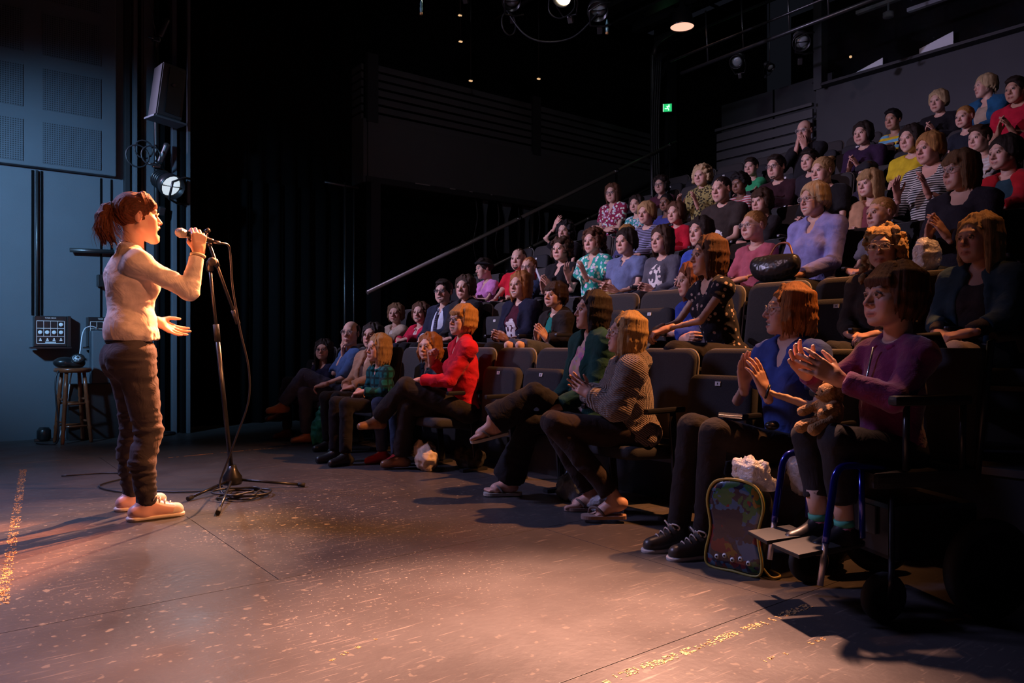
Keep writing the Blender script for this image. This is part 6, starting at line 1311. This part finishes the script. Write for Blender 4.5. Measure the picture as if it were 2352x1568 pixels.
# ---- the wheelchair user
POS['w1'] = (1, 2.75, 1.32, 1.22)
_w = aud('w1', 'girl with a brown fringed bob in a purple fleece, clapping in the wheelchair', kind='c', hs=.98, hair=('bob_fringe', 'chestnut', 90), top=(c(112, 38, 88), 'long', 'high', 'fleece'), hz=.53, w=1.18, pants=c(40, 38, 42)[:3], mouth='calm', shoes=None, twist=-.45, yaw=-.05, d=0,
    arms={-1: ((.29, -.075, .82), (.55, .30, .5), (.05, 1, 0), 'open', (-.4, -.9, -1)), 1: ((.25, .065, .80), (.75, -.35, .5), (.05, -1, .1), 'open', (-.5, .9, -.9))},
    legs={-1: ((.27, -.08, .585), (.27, -.03, .36)), 1: ((.27, .075, .585), (.24, .075, .36))}, collar=c(120, 44, 92))

# ---- front row footwear, details worn or held by single people
def rootof(k): return PEOPLE[k][0]
def info(k): return PEOPLE[k][1]
r = rootof('a7'); add_flipflop(r, (.60, -.10, .47), (.9, -.35, -.22), (.3, .1, 1), 1.0, (.42, .40, .36), 'pale flip-flop on the lifted foot'); add_flipflop(r, (.44, -.22, .10), (1, -.45, 0), (0, 0, 1), 1.0, (.42, .40, .36))
r = rootof('a8'); add_flipflop(r, (.16, .16, .115), (.97, -.15, -.02), (.0, 0, 1), 1.0, (.34, .22, .18)); add_flipflop(r, (.22, -.10, .10), (1, -.2, -.02), (0, 0, 1), 1.0, (.34, .22, .18))
r = rootof('a9')
for s, a in ((-1, (.48, -.20, .082)), (1, (.46, -.05, .082))): add_shoe(r, 'plain', a, (1, -.12, 0), (0, 0, 1), 1.1, (.045, .035, .03), (.55, .48, .44), .0085, s, None, (.62, .52, .46))
d = (Vector(info('a9')['WR'][1])-Vector(info('a9')['EL'][1])).normalized(); x, y = ring_frame(d); cc = Vector(info('a9')['WR'][1])-d*.01
q = tube('wristwatch', M['leather'], [cc+(x*math.cos(t)+y*math.sin(t))*.029 for t in [2*PI*k/16 for k in range(16)]], .006, r, 6, True); q.color = (.01, .01, .01, 1)
r = rootof('w1')
for s, a in ((-1, (.27, -.03, .345)), (1, (.24, .075, .345))):
    tube('shin', M['matte'], [Vector(a)+Vector((.01, 0, .06)), Vector(a)+Vector((-.005, 0, -.045))], [.036, .031], r, 12).color = (*SKIN['fair'], 1)
    for k in range(3):
        q = tube('sock_band', M['matte'], [Vector(a)+Vector((.0, 0, -.03-.024*k)), Vector(a)+Vector((-.003, 0, -.054-.024*k))], .0335, r, 12); q.color = ((.08, .42, .30, 1), (.45, .12, .16, 1), (.08, .18, .34, 1))[k]
    add_shoe(r, 'plain', Vector(a)+Vector((0, 0, -.065)), (1, .05*s, -.12), (.1, 0, 1), .82, (.02, .018, .02), (.03, .03, .03), .0085)
q = tube('zip', M['chrome'], [(info('w1')['lean']+.085, 0, info('w1')['Zs']+.02), (info('w1')['lean']+.115, 0, info('w1')['Zs']-.10), (info('w1')['lean']+.125, 0, info('w1')['Zs']-.17)], .004, r, 5)
# tie
i = info('b3'); L_ = i['Zs']-i['hz']; bm = bmesh.new(); zz = i['Zs']; xx = i['lean']
pts = [(xx+.075, 0, zz+.015), (xx+.105, 0, zz-.05), (xx+.125, 0, zz-.15), (xx+.135, 0, zz-.28)]
rows = [[bm.verts.new((p[0], sgn*w_, p[2])) for sgn in (-1, 1)]+[bm.verts.new((p[0]+.008, 0, p[2]))] for p, w_ in zip(pts, (.014, .016, .022, .027))]
for a_, b_ in zip(rows, rows[1:]):
    for u0, u1 in ((0, 2), (2, 1), (1, 0)): bm.faces.new((a_[u0], a_[u1], b_[u1], b_[u0]))
q = link('necktie', done(bm, 'necktie'), CL['bw'], rootof('b3')); q.color = (.08, .07, .14, 1)
i = info('c8')
for s in (-1, 1): q = tube('drawstring', M['plate'], [(i['lean']+.075, s*.022, i['Zs']+.01), (i['lean']+.118, s*.030, i['Zs']-.07), (i['lean']+.128, s*.024, i['Zs']-.17)], .0035, rootof('c8'), 5)
for k in ('d9', 'g2'):
    me = cached(('glasses', 'rect'), lambda: glasses_mesh('rect')).copy(); me.transform(info(k)['RH4'] @ Matrix.Translation((-.055, 0, .050)) @ Matrix.Rotation(-.70, 4, 'Y')); q = link('sunglasses', me, M['leather'], rootof(k)); q.color = (.02, .015, .012, 1)
# phone / paper held by people in the third row, bag of sweets
def world(k, p): return rootof(k).matrix_basis @ Vector(p)
q = box('phone', M['white_metal'], (0, 0, 0), (.01, .065, .125), bev=.004, loc=world('c4', tuple(Vector(info('c4')['WR'][-1])+Vector((.06, .0, .13)))), rot=None); q.rotation_euler = (.4, .3, 2.6); tag(q, 'white phone held up by the curly haired woman in black', 'phone')

# ================================================================ seats under and between the people
short = lambda s: s.split(' in ')[0].split(' with ')[0].split(',')[0]
PITCH = .47
SEATLAB = []
ORDS = ORD+('tenth', 'eleventh', 'twelfth', 'thirteenth', 'fourteenth', 'fifteenth', 'sixteenth', 'seventeenth')
SHORT = dict(a1='the girl in glasses', a6='the red top', a7='the green cardigan', a8='the knitted cardigan', b4='the hooded jacket', b6='the bare kneed boy', b7='the folded arms', b9='the ringlets', c1='the pink girl',
             c12='the pressed palms', d1='the raised arm', e1='the maroon shirt', e10='the tied back hair', f1='the maroon curly head', f2='the green shirt', f3='the covered mouth', f4='the purple top', g1='the yellow shirt', g3='the blue cardigan')
ROWNAME = {1: 'front', 2: 'second', 3: 'third', 4: 'fourth', 5: 'fifth', 6: 'sixth', 7: 'seventh'}
for r_ in range(1, 8):
    occ = sorted([(POS[k][2], k) for k in POS if POS[k][0] == r_ and k != 'w1'])
    u0 = HIP(r_); vmin = max(.33*u0-.25, 1.6 if r_ == 1 else 0)
    # shift the regular seat grid so that seats fall under their sitters
    best = min((sum(min(abs((v-o+PITCH/2) % PITCH-PITCH/2), .3)**2 for v, _ in occ), o) for o in [PITCH*i/24 for i in range(24)])[1]
    n0 = math.ceil((vmin-best)/PITCH); n1 = math.floor((7.62-best)/PITCH); free = {n: best+PITCH*n for n in range(n0, n1+1)}
    if r_ > 1: free = {n: v for n, v in free.items()}
    under = {}
    for v, k in occ:
        if not free: break
        cand = [n for n in free if n not in under]; n = min(cand, key=lambda n: abs(free[n]-v)); under[n] = k
    order = sorted(free, reverse=True)
    for j, n in enumerate(order):
        if n in under: lab = 'dark tip-up theatre seat under the '+PEOPLE[under[n]][2]; lab = ' '.join(lab.replace('tip-up','folding').split()[:15]).rstrip(',')
        else:
            near = min(occ, key=lambda t: abs(t[0]-free[n]))
            lab = f"empty {ROWNAME[r_]} row seat, {ORDS[j]} from the stair rail"+(f", beside {SHORT[near[1]]}" if abs(near[0]-free[n]) < PITCH*1.5 and near[1] in SHORT else '')
            lab = ' '.join(lab.split()[:16])
        SEATLAB.append(lab); seat(lab, u0-.0, free[n], TREAD(r_), n not in under)

# ================================================================ wheelchair and things on and under the seats
wc = empty('wheelchair', (2.77, 1.32, 0), PI-.45, 'black wheelchair with blue front tubes carrying the purple fleece girl', 'wheelchair')
M['blue_metal'] = mat('blue_metal_tube', (.012, .02, .32), .18, .7, coat=1); M['pale_metal'] = mat('pale_leg_metal', (.5, .46, .5), .3, .8)
for s in (-1, 1):
    y = .155*s+.01
    tube('front_tube', M['blue_metal'], smooth_path([(.16, y, .50), (.30, y, .515), (.345, y, .49), (.36, y, .42), (.385, y, .26)], 5), .0125, wc, 10)
    tube('leg_extension', M['pale_metal'], [(.385, y, .26), (.405, y, .12)], .0105, wc, 10); tube('rear_tube', M['blue_metal'], [(.25, y, .50), (.245, y, .27)], .010, wc, 8)
    box('armrest', M['rubber'], (.03, .22*s, .735), (.30, .05, .035), wc, bev=.014); tube('arm_post', M['black_metal'], [(.12, .215*s, .50), (.12, .22*s, .72)], .011, wc, 8); tube('arm_post', M['black_metal'], [(-.10, .215*s, .50), (-.10, .22*s, .72)], .011, wc, 8)
    tube('back_post', M['black_metal'], [(-.18, .19*s, .45), (-.24, .19*s, .93), (-.33, .19*s, .955)], .013, wc, 8); tube('push_handle', M['rubber'], [(-.25, .19*s, .945), (-.36, .19*s, .955), (-.385, .19*s, .90)], .02, wc, 10)
    w_ = lathe('wheel', M['rubber'], [(.115, -.022), (.135, -.025), (.148, -.014), (.150, 0), (.148, .014), (.135, .025), (.115, .022), (.115, -.022)], wc, 32, Matrix.Translation((-.16, .265*s, .17+.0)) @ Matrix.Rotation(PI/2, 4, 'X') @ Matrix.Diagonal((1.13, 1.13, 1.1, 1)))
    lathe('hub', M['steel'], [(.0001, -.02), (.05, -.02), (.12, -.008), (.12, .008), (.05, .02), (.0001, .02)], w_, 20, Matrix.Translation((-.16, .265*s, .17)) @ Matrix.Rotation(PI/2, 4, 'X'))
    c_ = lathe('caster', M['rubber'], [(.055, -.016), (.072, -.018), (.082, -.008), (.082, .008), (.072, .018), (.055, .016), (.055, -.016)], wc, 24, Matrix.Translation((.20, .21*s, .083)) @ Matrix.Rotation(PI/2, 4, 'X'))
    lathe('hub', M['steel'], [(.0001, -.012), (.056, -.006), (.056, .006), (.0001, .012)], c_, 16, Matrix.Translation((.20, .21*s, .083)) @ Matrix.Rotation(PI/2, 4, 'X')); tube('fork', M['black_metal'], [(.20, .235*s, .083), (.19, .235*s, .17), (.17, .21*s, .20), (.17, .21*s, .42)], .010, wc, 6)
    box('footplate', M['rubber'], (.41, .085*s+.01, .235-.004), (.17, .15, .016), wc, (0, .10, .06*s), .005)
box('seat', M['seat_pan'], (.02, 0, .465), (.42, .40, .06), wc, None, .02); box('backrest', M['seat_pan'], (-.205, 0, .70), (.04, .37, .42), wc, (0, -.12, 0), .015); box('battery_box', M['black_metal'], (-.06, 0, .27), (.34, .30, .20), wc, None, .02); box('label_card', M['wall'], (.118, .02, .30), (.006, .09, .10), wc)
tube('axle', M['steel'], [(-.16, -.25, .17), (-.16, .25, .17)], .012, wc, 8)
# lion toy on her lap
lp = empty('toy_lion', (2.53, 1.42, .625), PI-.45, 'small tan plush lion sitting in the lap of the wheelchair girl', 'toy'); M['plush'] = mat('tan_plush', (.36, .20, .085), .95, noise=.3, nscale=60, bump=.8, bscale=140); M['mane'] = mat('brown_mane', (.16, .075, .03), .95, bump=.9, bscale=120, noise=.3)
def blob(name, prims, m, parent, h=.006, amp=.0, **k):
    V, F = sdf_mesh(prims, h)
    if amp: V = V+vnormals(V, F)*(amp*vnoise(V, 90, 2))[:, None]
    return link(name, mesh_np(name, V, F), M[m], parent)
blob('body', [ell((0, 0, .06), (.042, .045, .06)), ell((.012, 0, .125), (.036, .038, .035), .01), cone((.01, .035, .085), (.075, .06, .055), .017, .018, .01), cone((.01, -.035, .085), (.075, -.06, .055), .017, .018, .01), cone((.02, .03, .025), (.095, .04, .0), .020, .022, .01), cone((.02, -.03, .025), (.095, -.04, .0), .020, .022, .01), ell((.042, 0, .115), (.018, .02, .015), .008)], 'plush', lp, .006, .002)
blob('mane', [ell((-.012, .03*math.cos(t)*1.2, .128+.034*math.sin(t)*1.1), (.017,)*3, .008) for t in [k*.628 for k in range(10)]], 'mane', lp, .006, .003)
for s in (-1, 1):
    blob('ear', [ell((.005, .027*s, .158), (.007, .011, .011))], 'plush', lp, .004)
    lathe('eye', M['ink'], [(.0001, -.004), (.004, 0), (.0001, .004)], lp, 8, Matrix.Translation((.046, .014*s, .132)))
lathe('nose', M['ink'], [(.0001, -.004), (.006, 0), (.0001, .004)], lp, 8, Matrix.Translation((.061, 0, .12)))
# things on the blue-topped woman's lap
o = blob('camera_pouch', [ell((0, 0, .02), (.035, .028, .02)), cone((.015, 0, .025), (.035, .0, .02), .014, .010, .01)], 'black_metal', None); o.location = (2.84, 1.86, .555); tag(o, 'small dark camera pouch on the lap of the woman in blue', 'camera')
o = box('chocolate_bar', M['chrome'], (0, 0, 0), (.05, .10, .012), bev=.004, loc=(2.70, 1.97, .618)); o.rotation_euler = (.05, -.15, .6); tag(o, 'flat foil wrapped bar on the dark trousers of the woman in blue', 'snack')
# child's backpack and bags on the floor
bp = empty('backpack', (2.60, 1.86, 0), PI+.12, "child's colourful backpack with yellow piping standing by the skate shoes", 'bag')
M['bagprint'] = None
def bag_mat():
    m, nt, b, N, L = nodes('bright_bag_print'); tc = N('ShaderNodeTexCoord'); n = N('ShaderNodeTexVoronoi', i_Scale=17.0); w = N('ShaderNodeTexNoise', i_Scale=9.0, i_Detail=3.0); L(tc.outputs['Object'], w.inputs['Vector'])
    mx = N('ShaderNodeMix', data_type='RGBA', i_0=.35); L(tc.outputs['Object'], mx.inputs[6]); L(w.outputs['Color'], mx.inputs[7]); L(mx.outputs[2], n.inputs['Vector'])
    r = N('ShaderNodeValToRGB'); s = N('ShaderNodeSeparateColor'); L(n.outputs['Color'], s.inputs[0]); L(s.outputs[0], r.inputs[0]); r.color_ramp.interpolation = 'CONSTANT'
    cs = [(.01, .015, .05), (.12, .012, .018), (.03, .08, .16), (.03, .09, .03), (.16, .08, .012), (.012, .01, .025), (.02, .015, .03)]
    el = r.color_ramp.elements
    for i, q in enumerate(cs):
        e = el[i] if i < 2 else el.new(i/7); e.position = i/7; e.color = (*q, 1)
    L(r.outputs[0], b.inputs['Base Color']); b.inputs['Roughness'].default_value = .25; b.inputs['Coat Weight'].default_value = .5
    bp_ = N('ShaderNodeBump', i_Strength=.4, i_Distance=.01); L(w.outputs[0], bp_.inputs['Height']); L(bp_.outputs[0], b.inputs['Normal']); return m
M['bagprint'] = bag_mat()
ol = [(p.x, p.z) for p in smooth_path([(.0, 0, .0), (.105, 0, .0), (.125, 0, .05), (.105, 0, .16), (.125, 0, .27), (.10, 0, .34), (.04, 0, .365), (-.04, 0, .365), (-.10, 0, .34), (-.125, 0, .27), (-.105, 0, .16), (-.125, 0, .05), (-.105, 0, .0), (0, 0, 0)], 4)[:-1]]
Mb = Matrix.Translation((0, 0, .004)) @ Matrix.Rotation(-.06, 4, 'Y')
mk('front_panel', M['bagprint'], lambda bm: bm_panel(bm, ol, .035, Mb @ Matrix.Translation((.03, 0, 0)), .010), bp); mk('back_pocket', M['rubber'], lambda bm: bm_panel(bm, [(a*.97, b*.97) for a, b in ol], .085, Mb @ Matrix.Translation((-.03, 0, 0)), .02), bp)
M['yellow_piping'] = mat('yellow_piping', (.34, .26, .05), .5); tube('piping', M['yellow_piping'], [Mb @ Vector((.045, a, b)) for a, b in ol], .0055, bp, 6, True)
for k in range(5): lathe('badge_eye', M['plate'], [(.0001, .006), (.009, .004), (.011, 0)], bp, 10, Mb @ Matrix.Translation((.047, -.07+.035*k, .045+.01*(k % 2))) @ Matrix.Rotation(PI/2, 4, 'Y')); lathe('badge_pupil', M['ink'], [(.0001, .0085), (.004, .007), (.004, .003)], bp, 8, Mb @ Matrix.Translation((.048, -.07+.035*k, .045+.01*(k % 2))) @ Matrix.Rotation(PI/2, 4, 'Y'))
tube('strap', M['yellow_piping'], smooth_path([(-.05, .09, .02), (-.02, .17, .012), (.02, .155, .008), (.0, .11, .03)], 5), .005, bp, 6)
def crumple(name, label, loc, size, m, seed, h=.010, group=None, cat='bag'):
    rn = random.Random(seed); P = [ell((0, 0, size[2]*.45), (size[0]*.8, size[1]*.8, size[2]*.45), .02)]
    for k in range(9): P.append(ell((rn.uniform(-.6, .6)*size[0], rn.uniform(-.6, .6)*size[1], rn.uniform(.2, .8)*size[2]), (size[0]*rn.uniform(.3, .5), size[1]*rn.uniform(.3, .5), size[2]*rn.uniform(.25, .45)), .015))
    P.append(cut((0, 0, 0.001), (0, 0, -1))); V, F = sdf_mesh(P, h); N = vnormals(V, F); V = V+N*(.012*(1-2*np.abs(vnoise(V, 22, seed)))+.006*(1-2*np.abs(vnoise(V, 50, seed+1))))[:, None]; V[:, 2] = np.maximum(V[:, 2], .001)
    o = link(name, mesh_np(name, V, F), M[m]); o.location = loc; return tag(o, label, cat, group)
crumple('plastic_bag', 'crumpled translucent bag sticking up behind the colourful backpack', (2.645, 1.83, .33), (.045, .085, .13), 'plastic_bag', 1)
M['cream_bag'] = mat('cream_cloth_bag', (.50, .40, .30), .7, bump=.5, bscale=30); crumple('cloth_bag', 'cream cloth bag on the floor beside the red top woman\'s feet', (2.86, 4.74, .0), (.09, .11, .19), 'cream_bag', 2)
M['green_bag'] = mat('green_bag_fabric', (.01, .22, .14), .5, bump=.5, bscale=25); crumple('shopping_bag', 'tall emerald green bag on the floor between front row legs', (2.80, 6.48, .0), (.08, .09, .33), 'green_bag', 3)
M['striped_tote'] = mat('blue_grey_tote', (.10, .14, .18), .6, noise=.5, nscale=30, bump=.4, bscale=40)
crumple('tote_bag', 'blue grey tote bag slumped under the green cardigan woman\'s seat', (3.02, 3.30, .0), (.10, .16, .17), 'striped_tote', 4); tote = bpy.data.objects['tote_bag']; tube('strap', M['rubber'], smooth_path([(.0, -.10, .14), (-.04, -.02, .24), (-.04, .08, .22), (.0, .13, .12)], 5), .010, tote, 6)
crumple('plastic_bag', 'clear crinkled plastic bag beside the bare sandalled foot under the seat', (2.93, 2.96, .0), (.08, .15, .09), 'clear_bag', 5)
crumple('shoulder_bag', 'dark shoulder bag on the floor between the seats of the front row', (3.15, 4.60, .0), (.10, .15, .14), 'rubber', 6)
hb = blob('handbag', [ell((0, 0, .08), (.085, .17, .085), .03), cone((0, -.13, .13), (0, .13, .13), .05, .05, .05), ell((.05, 0, .06), (.05, .10, .045), .01), cut((0, 0, .002), (0, 0, -1))], 'black_metal', None, .008, .0025); hb.location = (4.46, 2.90, .84+.50); tag(hb, 'black leather handbag on the knees of the lavender jumper woman', 'handbag'); tube('handle', M['wood'], smooth_path([(.06, -.10, .15), (.10, -.04, .26), (.10, .05, .26), (.06, .10, .15)], 5), .008, hb, 6)
crumple('plastic_bag', 'white plastic bag in the hands of the palms pressed woman', (4.44, 1.92, .84+.50), (.06, .07, .18), 'plastic_bag', 8)
crumple('plastic_bag', 'pale plastic bag behind the wheelchair\'s blue tube', (2.86, 1.72, .30), (.07, .07, .20), 'clear_bag', 9)
crumple('rucksack', 'dark rucksack on the floor behind the wheelchair footplates', (2.95, 1.70, .0), (.10, .13, .28), 'rubber', 10)
